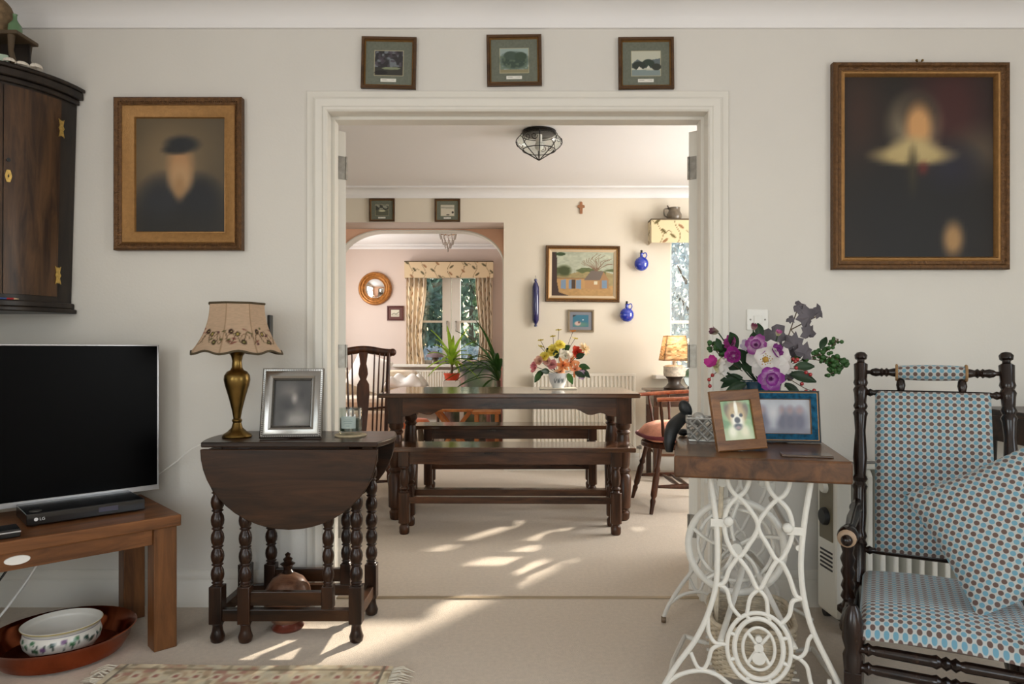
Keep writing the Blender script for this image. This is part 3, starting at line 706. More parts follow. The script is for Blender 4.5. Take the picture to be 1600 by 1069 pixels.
sb = thing('set_top_box', 'small black box with a silver front edge beside the disc player', 'set-top box', Matrix.Rotation(TH, 4, 'Z') @ Vector((-.14, -.15, 0))+Vector((-1.68, 2.28, .4705)), TH)
BX(-.13, .13, -.055, .03, 0, .026).build('case', M['black'], sb, bevel=.003); BX(-.13, .13, -.057, -.055, .016, .02).build('silver_strip', M['chrome'], sb)
BX(-.12, -.08, -.0575, -.057, .008, .012).build('indicator', LGW, sb)
# cables
def cable(name, pts, r, mat, label):
    P = [Vector(p) for p in pts]; out = []
    for i in range(len(P)-1):
        a, b, c, d = P[max(i-1, 0)], P[i], P[i+1], P[min(i+2, len(P)-1)]
        for k in range(6):
            t = k/6; out.append(.5*((2*b)+(c-a)*t+(2*a-5*b+4*c-d)*t*t+(3*b-a-3*c+d)*t**3))
    out.append(P[-1]); return tag(MB().tube(out, r, 6).build(name, mat, None, smooth=60), label, 'cable')
cable('cable', [(-1.80, 2.55, .43), (-1.82, 2.48, .30), (-1.90, 2.36, .12), (-1.98, 2.24, .006), (-2.1, 2.2, .006)], .004, M['black'], 'black cable hanging under the television stand')
cable('cable', [(-1.74, 2.58, .43), (-1.76, 2.52, .28), (-1.84, 2.42, .10), (-1.90, 2.28, .006), (-2.08, 2.1, .006)], .004, M['white'], 'white cable hanging under the television stand')
cable('cable', [tuple(W(247, 742, 2.76)), tuple(W(272, 724, 2.76)), tuple(W(306, 698, 2.74)), tuple(W(345, 690, 2.77)), tuple(W(400, 720, 2.785)), tuple(W(430, 860, 2.785))], .0025, M['white'], 'thin white lead strung from the television to the gateleg table')

# ---- copper dish and ceramic bowl
mb = MB().lathe([(.004, .002), (.15, .002), (.185, .012), (.205, .045), (.21, .07), (.222, .082), (.226, .086), (.222, .088), (.206, .074), (.2, .05), (.18, .018), (.15, .009), (.004, .009)], 56, sq=.98)
o = mb.build('copper_dish', M['copper'], None, smooth=40); o.location = (-1.57, 2.36, 0); tag(o, 'wide round copper pan on the carpet under the television stand', 'dish')
pf = dense([(.004, .0), (.085, .0), (.10, .01), (.135, .05), (.142, .075), (.136, .095), (.134, .105), (.146, .12), (.142, .122), (.128, .106), (.13, .075), (.12, .04), (.085, .012), (.004, .01)], 4)
mb = lathegrid(pf, 120)
def bowlp(c):
    c.c[:] = (222, 218, 208); v = c.v
    c.mixin(((v > .5) & (v < .56))*1.0, (206, 190, 128)); c.mixin(((v > .435) & (v < .45))*1.0, (96, 92, 110))
    rr = random.Random(3)
    for i in range(30):
        uu = (i+rr.random()*.5)/30; vv = .26+.1*rr.random(); col = rr.choice([(52, 92, 60), (60, 84, 120), (40, 70, 58), (120, 86, 130), (70, 120, 80)])
        c.ell(uu, vv, .012, .03, col, ang=rr.uniform(-.3, .3), soft=.2)
        c.line([(uu, .24), (uu+.01, .34)], .004, (50, 70, 56))
o = mb.build('ceramic_bowl', M['glossprint'], None, colors=painted(mb, bowlp), smooth=50); o.location = (-1.562, 2.345, .0095); o.scale = (.83, .83, .92); tag(o, 'white ceramic bowl painted with green and blue leaves, in the copper pan', 'bowl')

# ---- gateleg table
def bobbin(z0, z1, n, r):
    """profile list (z, r) of a bobbin-turned length"""
    p = []
    for i in range(n):
        a = z0+(z1-z0)*i/n; h = (z1-z0)/n
        p += [(a, r*.62), (a+h*.06, r*.95), (a+h*.12, r*.66), (a+h*.3, r*.92), (a+h*.52, r), (a+h*.74, r*.92), (a+h*.92, r*.66)]
    p.append((z1, r*.62)); return p
def zturn(mb, x, y, prof, n=14):
    z0, z1 = prof[0][0], prof[-1][0]
    return mb.turn((x, y, z0), (x, y, z1), [((z-z0)/(z1-z0), r) for z, r in prof], n)
gx0, gx1 = -1.123, -.494; gy0, gy1 = 2.42, 2.765; gcx = (gx0+gx1)/2
gt = thing('gateleg_table', 'dark oak gateleg table with bobbin-turned legs and drop leaf down', 'table', (gcx, 2.58, 0))
def gl(x): return x-gcx
ly0, ly1 = gy0-2.58, gy1-2.58
# top strip with bowed ends
hw = (gx1-gx0)/2; out = []
for k in range(13):
    t = k/12; y = ly0+(ly1-ly0)*t; out.append((hw+.05*math.sin(PI*(.12+.76*t))-.02, y))
for k in range(13):
    t = 1-k/12; y = ly0+(ly1-ly0)*t; out.append((-hw-.05*math.sin(PI*(.12+.76*t))+.02, y))
MB().prism(out, .706, .725, 'z').build('table_top', M['oakdark'], gt, bevel=.004, smooth=30)
# hanging leaves
def leaf(y):
    p = []
    for k in range(25):
        q = PI*k/24; p.append((hw*math.cos(q)*1.0+(0), .70-.285*abs(math.sin(q))))
    mb = MB().prism(p, y, y+.018, 'y'); return mb
leaf(ly0-.004).build('drop_leaf', M['oakdark'], gt, bevel=.003, smooth=30)
leaf(ly1-.014).build('drop_leaf', M['oakdark'], gt, bevel=.003, smooth=30)
fy0, fy1 = 2.46-2.58, 2.715-2.58
def gleg(x, y, foot=True, name='leg', w=.046, nb=6):
    mb = MB(); h = w/2
    mb.box(x-h, x+h, y-h, y+h, .07, .205)
    if foot: zturn(mb, x, y, [(0, .016), (.006, .023), (.022, .026), (.042, .019), (.06, .017), (.07, .021)])
    zturn(mb, x, y, [(.205, .02)]+bobbin(.212, .60, nb, .0235)+[(.605, .02)]); mb.box(x-h, x+h, y-h, y+h, .605, .70)
    return mb.build(name, M['oakdarkz'], gt, bevel=.0025, smooth=40)
for x in (-1.079, -.579):
    for y in (fy0, fy1): gleg(gl(x), y)
for y in (fy0-.002, fy1+.002):
    gleg(gl(-.978), y+(-.0 if y < 0 else 0), True, 'gate_leg', .044)
    mb = MB(); x = gl(-.68); mb.box(x-.02, x+.02, y-.02, y+.02, .125, .205); zturn(mb, x, y, [(.205, .019)]+bobbin(.212, .60, 6, .021)+[(.605, .018)]); mb.box(x-.02, x+.02, y-.02, y+.02, .605, .68)
    mb.build('gate_post', M['oakdarkz'], gt, bevel=.002, smooth=40)
    BX(gl(-.957), gl(-.70), y-.012, y+.012, .135, .185).build('gate_stretcher', M['oakdark'], gt, bevel=.002)
    BX(gl(-.957), gl(-.70), y-.012, y+.012, .62, .67).build('gate_rail', M['oakdark'], gt)
    BX(gl(-1.056), gl(-.602), y-.014, y+.014, .08, .122).build('stretcher', M['oakdark'], gt, bevel=.002)
    BX(gl(-1.056), gl(-.602), y-.010, y+.010, .682, .705).build('frieze_rail', M['oakdark'], gt)
for x in (-1.079, -.579):
    BX(gl(x)-.014, gl(x)+.014, fy0+.023, fy1-.023, .08, .122).build('stretcher', M['oakdark'], gt, bevel=.002)
    BX(gl(x)-.010, gl(x)+.010, fy0+.023, fy1-.023, .60, .70).build('end_rail', M['oakdark'], gt)

# round wooden flask under it
mb = MB().lathe([(.004, 0), (.055, 0), (.06, .008), (.05, .02), (.045, .028)], 24)
r = thing('wooden_flask', 'round bellied brown flask with a turned stopper under the gateleg table', 'flask', (-.868, 2.585, 0))
mb.build('foot', plain('red_lacquer', S(104, 46, 30), .35, coat=.4), r, smooth=50)
MB().lathe([(.03, .02), (.06, .035), (.082, .07), (.088, .115), (.08, .155), (.058, .188), (.03, .205), (.02, .21)], 32).build('body', wood('flask_wood', S(78, 48, 34), S(150, 110, 84), 'x', .3, scale=5), r, smooth=60)
MB().lathe([(.014, .205), (.022, .212), (.014, .222), (.018, .236), (.028, .244), (.014, .252), (.018, .262), (.008, .27), (.011, .28), (.002, .287)], 18).build('stopper', M['oakdarkz'], r, smooth=40)

# ---- brass table lamp on the gateleg table
lp = thing('table_lamp', 'brass vase table lamp with embroidered beige bell shade, on the gateleg table', 'lamp', (-1.052, 2.565, .7252))
MB().lathe([(.004, 0), (.052, 0), (.054, .004), (.05, .012), (.034, .022), (.02, .036), (.015, .055), (.018, .06), (.018, .066), (.013, .07), (.018, .1), (.03, .15), (.043, .195), (.047, .215), (.045, .232), (.036, .246), (.024, .252), (.019, .262), (.017, .285), (.021, .305), (.032, .318), (.05, .326), (.05, .331), (.01, .334)], 36).build('base', M['brass'], lp, smooth=45)
MB().turn((0, 0, .33), (0, 0, .43), [(0, .008), (.5, .008), (.55, .014), (1, .014)], 12).build('lamp_holder', M['brass'], lp)
z0s, hs = .318, .182
def shade_r(v):  # v 0 bottom .. 1 top
    return .166-.066*(1-(1-v)**2.1)-.0*v
NP = 8
def shadepoint(u, v):
    q = 2*PI*u; seg = 2*PI/NP; lq = (q % seg)-seg/2; r = shade_r(v)*math.cos(seg/2)/math.cos(lq)*1.03
    return (math.cos(q)*r, math.sin(q)*r*.92, z0s+hs*v+.006*math.cos(lq*NP)*(1-v)**4)
mb = MB().grid(shadepoint, 192, 60)
def shadepaint(c):
    c.c[:] = (208, 180, 152); c.noise(60, .03, 2); rr = random.Random(5)
    for i in range(8):
        c.line([(i/8, 0), (i/8, 1)], .002, (172, 142, 112))
    for i in range(16):
        u0 = i/16; pts = [(u0+.062*t, .3+.13*math.sin(t*PI*2+i*1.7)) for t in np.linspace(0, 1, 9)]; c.line(pts, .005, (110, 92, 66))
        pts = [(u0+.03+.018*math.cos(q), .28+.09*math.sin(q)) for q in np.linspace(0, 5, 9)]; c.line(pts, .004, (132, 104, 78))
    for i in range(60):
        u0 = rr.random(); v0 = .14+.36*rr.random(); c.ell(u0, v0, .007, .022, rr.choice([(124, 66, 60), (98, 58, 60), (96, 92, 52), (140, 84, 70)]), ang=rr.uniform(-.5, .5), soft=.3)
    for i in range(8):
        for du, v0, col in ((.03, .42, (70, 46, 34)), (.085, .2, (92, 92, 44)), (.06, .36, (176, 158, 80))):
            u0 = i/8+du; c.ell(u0, v0, .012, .05, (62, 42, 30), soft=.1); c.ell(u0, v0, .007, .03, col, soft=.2); c.ell(u0, v0, .003, .012, (206, 190, 130), soft=.3)
mb.build('lamp_shade', M['shadecloth'], lp, colors=painted(mb, shadepaint), smooth=25)
trm = plain('olive_braid', S(74, 62, 40), .8, bump=.3, bscale=400)
MB().tube([shadepoint(k/64, 1) for k in range(64)], .0045, 6, True).build('shade_braid', trm, lp, smooth=60)
MB().tube([shadepoint(k/64, 0) for k in range(64)], .004, 6, True).build('shade_braid', trm, lp, smooth=60)
for k in range(4): MB().tube([(0, 0, .40), tuple(Vector(shadepoint(k/4, .95))*.99)], .0015, 5).build('shade_wire', M['brass'], lp)
BX(.105, .118, .02, .05, .37, .46).build('shade_clip', M['blackmatte'], lp, bevel=.003)

# ---- silver photo frame leaning
def bw(c):
    c.c[:] = (62, 60, 58); c.ell(.4, .75, .2, .16, (96, 92, 88), soft=.8); c.ell(.62, .55, .16, .2, (132, 126, 120), soft=.8); c.ell(.75, .68, .14, .2, (44, 42, 42), soft=.8); c.ell(.35, .42, .22, .18, (38, 37, 37), soft=.8); c.ell(.6, .14, .4, .16, (140, 136, 130), soft=.7); c.ell(.2, .2, .15, .15, (56, 54, 52), soft=.8); c.ell(.55, .6, .06, .08, (160, 152, 146), soft=.9)
q = W(452, 679, 2.50)
r = picture('photo_frame', 'ornate silver photo frame with a blurred black and white photograph', (q.x, q.y+.02, .7262), .222, .262,
    [('frame', M['silver'], [(0, 0), (0, -.012), (.004, -.016), (.01, -.014), (.016, -.017), (.03, -.02), (.038, -.016), (.041, -.018), (.046, -.008)])], bw, (36, 44), rot=(math.radians(-14), 0, math.radians(7)), mat=M['glossprint'], cat='photo frame')
mb = MB()
for i in range(34):
    t = i/33
    for (d, yy) in ((.007, -.0165), (.0435, -.017)):
        for s in (-1, 1): mb.sphere((s*(.111-d), yy, d+(.262-2*d)*t), .0022, 5, 4)
        for z in (d, .262-d): mb.sphere((-.111+d+(.222-2*d)*t, yy, z), .0022, 5, 4)
b = mb.build('beading', M['silver'], r); b['kind'] = 'stuff'
MB().bar((0, .002, .16), (0, .07, .0185), .05, .004).build('strut', M['blackmatte'], r)
# ---- candle jar
q = (-.634, 2.60)
o = MB().lathe([(.003, 0), (.058, 0), (.06, .004), (.058, .007), (.003, .007)], 32).build('coaster', plain('pale_cork', S(176, 160, 130), .7, var=.1, scale=80), None, smooth=40); o.location = (q[0], q[1], .7255); tag(o, 'round pale coaster beneath the candle jar', 'coaster')
r = thing('candle_jar', 'glass candle jar with a pale label, on the gateleg table', 'candle', (q[0], q[1], .7330))
MB().lathe([(.003, 0), (.041, 0), (.043, .004), (.043, .098), (.0415, .1), (.0395, .098), (.0395, .013), (.003, .012)], 32).build('glass', M['glass'], r, smooth=40)
MB().lathe([(.003, .013), (.039, .013), (.039, .062), (.003, .064)], 28).build('wax', plain('dark_green_wax', S(46, 58, 44), .35), r, smooth=40)
mb = MB().grid(lambda u, v: (math.sin((u-.5)*1.35)*.0434, -math.cos((u-.5)*1.35)*.0434, .025+.045*v), 30, 24)
def lab(c):
    c.c[:] = (160, 172, 166)
    for y, x0, x1 in ((.72, .3, .7), (.58, .22, .78), (.42, .28, .72), (.2, .4, .6)): c.line([(x0, y), (x1, y)], .03, (96, 116, 110), .8)
mb.build('jar_label', M['print'], r, colors=painted(mb, lab))

# ---- fringed rug
ry1 = 2.255
r = thing('fringed_rug', 'small patterned wool rug with cream fringes at the bottom of the view', 'rug', (-.86, 1.9, 0), math.radians(-.8))
mb = MB().grid(lambda u, v: (-.45+.9*u, -.62+v*.96, .012+.0015*math.sin(u*9+v*7)), 180, 90)
def rugp(c):
    c.c[:] = (206, 190, 156); c.noise(40, .1, 4)
    c.blot(26, (176, 140, 104), .6, 7, .7); c.blot(34, (140, 122, 90), .62, 9, .7); c.blot(30, (204, 196, 170), .6, 11, .7); c.blot(40, (170, 112, 92), .7, 13, .8)
    for i in range(14): c.ell((i+.5)/14, .915, .022, .024, (214, 202, 172), soft=.2); c.ell((i+.5)/14, .915, .01, .012, (156, 92, 74), soft=.3)
    for y in (.97, .86, .03, .14): c.line([(0, y), (1, y)], .008, (112, 90, 58))
    for x in (.03, .97): c.line([(x, 0), (x, 1)], .008, (104, 92, 70))
mb.build('pile', M['cloth'], r, colors=painted(mb, rugp), solid=.012)
for s in (-1, 1):
    mb = MB(); rr = random.Random(s+4)
    for i in range(110):
        y = -.615+.955*i/109; L = .05+.03*rr.random()
        mb.tube([(s*.449, y, .012), (s*(.449+L*.5), y+rr.uniform(-.012, .02), .012+.008*rr.random()), (s*(.449+L), y+rr.uniform(-.02, .03), .004)], [.0022, .002, .0012], 4)
    f = mb.build('fringe', plain('cream_wool', S(214, 206, 188), .9), r); f['kind'] = 'stuff'
# ================================================================ FRONT ROOM, RIGHT
# ---- sewing-machine table on white iron treadle base
SA = math.radians(-13.9)
SO = Vector((.757, 2.247, 0))
sw = thing('sewing_table', 'treadle sewing table with thick brown top on white scrolled iron legs', 'table', SO, SA)
BX(-.2275, .2275, -.43, .43, .70, .76).build('table_top', M['tabwood'], sw, bevel=.006)
def U(px, py): return ((px-1184)/537.0, 1.05-(py-548)/554.0)
def catmull(P, k=6, closed=False):
    P = [Vector(p) for p in P]; n = len(P); out = []
    for i in range(n if closed else n-1):
        if closed: a, b, c, d = P[i-1], P[i], P[(i+1) % n], P[(i+2) % n]
        else: a, b, c, d = P[max(i-1, 0)], P[i], P[i+1], P[min(i+2, n-1)]
        for j in range(k):
            t = j/k; out.append(.5*((2*b)+(c-a)*t+(2*a-5*b+4*c-d)*t*t+(3*b-a-3*c+d)*t**3))
    if not closed: out.append(P[-1])
    return out
def ironline(mb, pts, r, closed=False, y=0.0, flat=.8):
    P = [Vector((U(*p)[0], y, U(*p)[1])) for p in pts]
    mb.tube(catmull(P, 6, closed), r*.82, 8, closed, flat, up=(0, 1, 0))
panel = MB()
ironline(panel, [(1113, 738), (1120, 785), (1125, 830), (1126, 880), (1123, 925), (1110, 972), (1092, 1012), (1066, 1052), (1044, 1092), (1034, 1118)], .0095)
ironline(panel, [(1260, 748), (1252, 800), (1247, 850), (1246, 890), (1251, 935), (1263, 980), (1285, 1028), (1304, 1068), (1316, 1100), (1322, 1118)], .0095)
ironline(panel, [(1139, 740), (1142, 758), (1148, 770), (1156, 777), (1165, 770), (1171, 757), (1173, 740)], .008)
ironline(panel, [(1196, 740), (1199, 758), (1205, 770), (1213, 778), (1223, 771), (1229, 758), (1231, 742)], .008)
ironline(panel, [(1156, 777), (1172, 795), (1185, 822), (1172, 852), (1156, 873), (1141, 850), (1136, 822), (1142, 795), (1156, 777)], .008)
ironline(panel, [(1213, 778), (1198, 796), (1185, 822), (1198, 850), (1214, 874), (1229, 850), (1234, 822), (1228, 795), (1213, 778)], .008)
ironline(panel, [(1156, 873), (1171, 893), (1186, 921), (1199, 898), (1214, 874), (1228, 895), (1238, 925), (1247, 930)], .008)
ironline(panel, [(1156, 873), (1144, 892), (1136, 914), (1124, 920)], .008)
ironline(panel, [(1124, 918), (1139, 925), (1146, 950), (1160, 968)], .007)
ironline(panel, [(1186, 921), (1174, 935), (1169, 962)], .007); ironline(panel, [(1186, 921), (1197, 936), (1199, 964)], .007)
ironline(panel, [(1247, 930), (1234, 936), (1229, 958), (1216, 974)], .008)
for rx, ry, r in ((46, 56, .0075), (35, 47, .0085), (23, 33, .0055)):
    ironline(panel, [(1186+math.cos(k*PI/8)*rx, 1014+math.sin(k*PI/8)*ry) for k in range(16)], r, True)
ironline(panel, [(1170, 990), (1186, 1012), (1202, 1038)], .006); ironline(panel, [(1202, 990), (1186, 1012), (1170, 1038)], .006)
for q in range(8):
    a = q*PI/4+.39; ironline(panel, [(1186+math.cos(a)*35, 1014+math.sin(a)*47), (1186+math.cos(a)*46, 1014+math.sin(a)*56)], .007)
ironline(panel, [(1112, 972), (1113, 995), (1121, 1010), (1132, 1012), (1140, 1012)], .007); ironline(panel, [(1132, 1012), (1118, 1022), (1113, 1040), (1106, 1054), (1096, 1052), (1086, 1030)], .007)
ironline(panel, [(1231, 1018), (1242, 1022), (1252, 1012), (1256, 994), (1262, 984)], .007); ironline(panel, [(1242, 1022), (1254, 1034), (1260, 1060), (1270, 1076), (1284, 1066), (1285, 1050)], .007)
ironline(panel, [(1046, 1088), (1070, 1068), (1100, 1058), (1125, 1062), (1150, 1078), (1186, 1086), (1222, 1078), (1250, 1068), (1284, 1076), (1322, 1096)], .008)
for cx, cy in ((1142, 817), (1227, 822)):
    u, z = U(cx, cy); panel.turn((u, -.012, z), (u, .012, z), [(0, .010), (.15, .014), (.85, .014), (1, .010)], 14)
u, z = U(1132, 820); panel.bar((u-.03, 0, z), (u+.02, 0, z), .012, .022); u, z = U(1237, 826); panel.bar((u-.02, 0, z), (u+.025, 0, z+.0), .012, .022)
# emblem: small seated figure shape of discs
for cx, cy, rx in ((1186, 998, 5), (1186, 1012, 7), (1186, 1028, 10)):
    u, z = U(cx, cy); panel.turn((u, -.006, z), (u, .006, z), [(0, rx/537), (1, rx/537)], 12)
panel.bar((-.13, 0, .694), (.14, 0, .694), .03, .012)
fr = panel.build('iron_end_frame', M['iron'], sw, smooth=50); fr.location = (0, -.33, 0)
fb = bpy.data.objects.new('iron_end_frame', fr.data); COL.objects.link(fb); fb.parent = sw; fb.location = (0, .33, 0)
for y in (-.33, .33):
    for px in (1034, 1322):
        u = (px-1184)/537; MB().turn((u-.009, y, .013), (u+.009, y, .013), [(0, .011), (.2, .013), (.8, .013), (1, .011)], 14).build('caster', plain('caster_iron', S(110, 92, 72), .5, .4), sw, smooth=40)
# flywheel, crank and rods
wm = MB(); c = Vector((-.043, -.1, .43)); Rw = .145
wm.tube([(c.x+math.cos(2*PI*k/40)*Rw, c.y, c.z+math.sin(2*PI*k/40)*Rw) for k in range(40)], .011, 8, True, .7, up=(0, 1, 0))
wm.tube([(c.x+math.cos(2*PI*k/40)*(Rw-.03), c.y+.02, c.z+math.sin(2*PI*k/40)*(Rw-.03)) for k in range(40)], .006, 8, True, .7, up=(0, 1, 0))
for k in range(5):
    a = 2*PI*k/5+.25; wm.tube(catmull([c, c+Vector((math.cos(a+.25)*Rw*.5, 0, math.sin(a+.25)*Rw*.5)), c+Vector((math.cos(a)*Rw, 0, math.sin(a)*Rw))], 5), .0065, 7)
wm.turn(c+Vector((0, -.03, 0)), c+Vector((0, .04, 0)), [(0, .018), (.3, .02), (.7, .02), (1, .018)], 14)
wm.build('flywheel', M['iron'], sw, smooth=50)
MB().turn((-.105, -.13, .19), (-.085, -.12, .66), [(0, .007), (.5, .009), (1, .007)], 10).build('wooden_pitman_rod', M['wicker'], sw)
MB().turn((-.085, -.14, .64), (-.085, -.09, .64), [(0, .016), (1, .016)], 12).build('rod_bearing', M['iron'], sw)
for s in (-1, 1): MB().tube(catmull([(s*.1, -.33, .22), (s*.03, -.12, .34), (0, 0, .38), (-s*.03, .12, .34), (-s*.1, .33, .22)], 5), .009, 8, flat=.6).build('cross_brace', M['iron'], sw, smooth=50)
for z in (.5,): MB().tube([(.11, -.33, z), (.11, .33, z)], .009, 8).build('tie_bar', M['iron'], sw)
# treadle plate
tp = MB()
for i in range(7): tp.bar((-.115+.038*i, -.2, .075), (-.115+.038*i, .2, .075), .007, .008)
for j in range(9): tp.bar((-.13, -.2+.05*j, .075), (.13, -.2+.05*j, .075), .007, .008)
tp.build('treadle_plate', M['iron'], sw)
for s in (-1, 1): MB().turn((s*.13, 0, .075), (s*.2, 0, .09), [(0, .008), (1, .008)], 8).build('treadle_pivot', M['iron'], sw)
MB().tube([(-.2, .0, .09), (-.235, -.15, .07), (-.25, -.31, .05)], .008, 8).build('pivot_bar', M['iron'], sw); MB().tube([(.2, .0, .09), (.235, -.15, .07), (.25, -.31, .05)], .008, 8).build('pivot_bar', M['iron'], sw)
def wl(x, y, z): return SO+Matrix.Rotation(SA, 3, 'Z') @ Vector((x, y, z))
# wicker basket on the treadle
bk = thing('wicker_basket', 'low pale wicker basket resting on the treadle of the sewing table', 'basket', wl(.0, -.10, .0795), SA)
mb = MB()
for j in range(19):
    z = .004+.0075*j; k2 = 1+.0035*j; P = []
    for i in range(72):
        q = 2*PI*i/72; w = .0028*math.cos(q*18+(PI if j % 2 else 0)); ca, sa = math.cos(q), math.sin(q)
        x = (abs(ca)**.5)*math.copysign(.115, ca)*k2; y = (abs(sa)**.5)*math.copysign(.15, sa)*k2; P.append((x*(1+w/.1), y*(1+w/.15), z))
    mb.tube(P, .0042, 6, True)
o = mb.build('woven_side', M['wicker'], bk, smooth=60); o['kind'] = 'stuff'
BX(-.1, .1, -.14, .14, .0, .006).build('basket_base', M['wicker'], bk)
P = []
for i in range(48):
    q = 2*PI*i/48; ca, sa = math.cos(q), math.sin(q); P.append(((abs(ca)**.5)*math.copysign(.124, ca), (abs(sa)**.5)*math.copysign(.162, sa), .15))
MB().tube(P, .0075, 8, True).build('rim', M['wicker'], bk, smooth=60)

# ---- things on the sewing table
Z = .7602
def dog(c):
    c.c[:] = (128, 158, 104); c.blot(5, (96, 134, 80), .5, 3); c.ell(.5, .05, .5, .3, (186, 190, 150), soft=.4); c.ell(.5, .75, .36, .24, (140, 112, 72), soft=.2)
    c.ell(.24, .72, .1, .2, (92, 78, 48), ang=.3, soft=.3); c.ell(.78, .72, .1, .2, (92, 78, 48), ang=-.3, soft=.3); c.ell(.5, .62, .3, .28, (176, 150, 102), soft=.25)
    c.ell(.5, .8, .06, .2, (232, 228, 212), soft=.3); c.ell(.5, .47, .2, .2, (226, 222, 206), soft=.3); c.ell(.36, .62, .055, .045, (24, 20, 18), soft=.3); c.ell(.64, .62, .055, .045, (24, 20, 18), soft=.3)
    c.ell(.5, .5, .09, .075, (26, 26, 30), soft=.25); c.ell(.5, .33, .15, .08, (40, 44, 48), soft=.3); c.ell(.5, .31, .08, .045, (146, 120, 116), soft=.4); c.ell(.3, .22, .12, .14, (222, 220, 196), soft=.5); c.ell(.7, .22, .12, .14, (214, 208, 176), soft=.5)
r = picture('photo_frame', 'carved brown wooden frame holding a dog photograph, leaning on the sewing table', (.648, 1.975, Z+.001), .158, .175,
    [('frame', M['frameoak'], [(0, 0), (0, -.012), (.003, -.015), (.029, -.011), (.031, -.004)])], dog, (56, 60), rot=(math.radians(-13), math.radians(-2.2), math.radians(13)), mat=M['glossprint'], printy=-.005, cat='photo frame')
MB().bar((0, .002, .12), (0, .05, .0125), .04, .004).build('strut', M['blackmatte'], r)
def folks(c):
    c.c[:] = (164, 166, 172); c.ell(.1, .4, .14, .3, (120, 116, 132), soft=.7)
    for x, w in ((.46, .1), (.62, .12), (.8, .12), (.08, .1)): c.ell(x, .34, w, .34, (72, 66, 86), soft=.6); c.ell(x, .68, w*.5, .1, (140, 112, 112), soft=.8)
    c.ell(.5, .03, .6, .1, (90, 86, 100), soft=.9); c.ell(.3, .6, .1, .2, (190, 188, 190), soft=.8)
TEAL = plain('blue_shell_inlay', S(18, 70, 96), .6, var=.6, scale=60, spec=.1)
r = picture('photo_frame', 'blue shell-patterned frame with a blurred group photograph, behind the dog frame', (.842, 2.15, Z+.001), .212, .162,
    [('dark_edge', M['blackmatte'], [(0, 0), (0, -.016), (.006, -.017)]), ('gilt_line', M['gilt'], [(.006, -.017), (.008, -.0175)]), ('blue_border', TEAL, [(.008, -.0175), (.026, -.015)]), ('inner_lip', M['gilt'], [(.026, -.015), (.028, -.006)])],
    folks, (40, 30), rot=(math.radians(-9), 0, math.radians(-8)), mat=M['glossprint'], cat='photo frame')
MB().bar((0, .002, .11), (0, .045, .0085), .04, .004).build('strut', M['blackmatte'], r)
# pewter lattice basket
r = thing('lattice_box', 'small pewter open-lattice box with a round knob, left of the dog frame', 'box', (.598, 2.21, Z), math.radians(-12))
PW = plain('dull_pewter', S(176, 174, 168), .35, .6, var=.2, scale=60)
mb = MB(); a0, a1, h = .04, .047, .075
for q in range(4):
    Rm = Matrix.Rotation(q*PI/2, 3, 'Z')
    for i in range(-2, 4):
        for s in (-1, 1):
            def pt(t): x = (i-.5)*.03+s*(t-.5)*.06; return x
            t0, t1 = 0.0, 1.0; pts = []
            for t in np.linspace(0, 1, 9):
                x = pt(t)
                if abs(x) <= .041: pts.append(Rm @ Vector((x*(1+.15*t), -(a0+(a1-a0)*t), .004+.068*t)))
            if len(pts) > 1: mb.tube(pts, .0045, 6)
mb.build('lattice', PW, r, smooth=60)
BX(-.043, .043, -.043, .043, 0, .008).build('base', PW, r, bevel=.002)
MB().tube([(-.047, -.047, .073), (.047, -.047, .073), (.047, .047, .073), (-.047, .047, .073)], .0045, 6, True).build('rim', PW, r)
MB().sphere((-.012, -.02, .072), .021, 14, 9).build('knob', PW, r, smooth=180)
# black curved ornament hanging over the table edge
pts = catmull([W(1046, 706, 2.235), W(1046, 690, 2.235), W(1050, 671, 2.25), W(1058, 660, 2.28), W(1070, 650, 2.32)], 5)
sc = thing('black_ornament', 'black curved figure draped over the left edge of the sewing table', 'ornament', (.56, 2.26, Z))
mb = MB().tube([p-Vector((.56, 2.26, Z)) for p in pts], [.009+.014*math.sin(PI*min(.8, .05+.75*i/len(pts))) for i in range(len(pts))], 12); mb.build('body', M['blackmatte'], sc, smooth=60)
h = W(1071, 639, 2.32)-Vector((.56, 2.26, Z)); mb = MB().sphere((0, 0, 0), .021, 14, 10, (1, .9, 1.5)); Rm = Matrix.Rotation(-.45, 3, 'Y'); mb.v = [tuple(Rm @ Vector(v)+h) for v in mb.v]; mb.build('head', M['blackmatte'], sc, smooth=180)
mb = MB().sphere((.005, .065, .012), .012, 12, 8, (1.6, 2.0, 1)); mb.build('paw', M['blackmatte'], sc, smooth=180)
o = BX(-.065, .065, -.03, .03, 0, .006).build('coaster', plain('slate_coaster', S(84, 66, 52), .3, coat=.3), None, bevel=.002); o.location = wl(.125, -.35, Z); o.rotation_euler.z = SA; tag(o, 'thin dark rectangular coaster on the front of the sewing table', 'coaster')

# ---- flower building blocks
def frame_of(axis):
    u, w = orth(axis); return u, w, Vector(axis).normalized()
def petals(mb, c, axis, R, n, rings, openness=.8, wide=.75):
    u, w, a = frame_of(axis); c = Vector(c)
    for k in range(rings):
        f = 1-.28*k; op = openness*(1-.45*k)
        for i in range(n):
            q = 2*PI*i/n+k*.6+random.uniform(-.15, .15); d = (u*math.cos(q)+w*math.sin(q)); s = (-u*math.sin(q)+w*math.cos(q)); L = R*f*random.uniform(.88, 1.1)
            def fn(x, v, d=d, s=s, L=L, op=op):
                xx = (x-.5)*2; wd = L*wide*math.sin(PI*min(.93, .1+.8*v))**.7
                return c+d*(L*v*math.sin(op*PI/2*min(1, .4+v)))+a*(L*(v*math.cos(op*PI/2*min(1, .35+v))+.12*xx*xx*v-.02*math.sin(xx*9)*v))+s*(xx*wd*.6)
            mb.grid(fn, 4, 5)
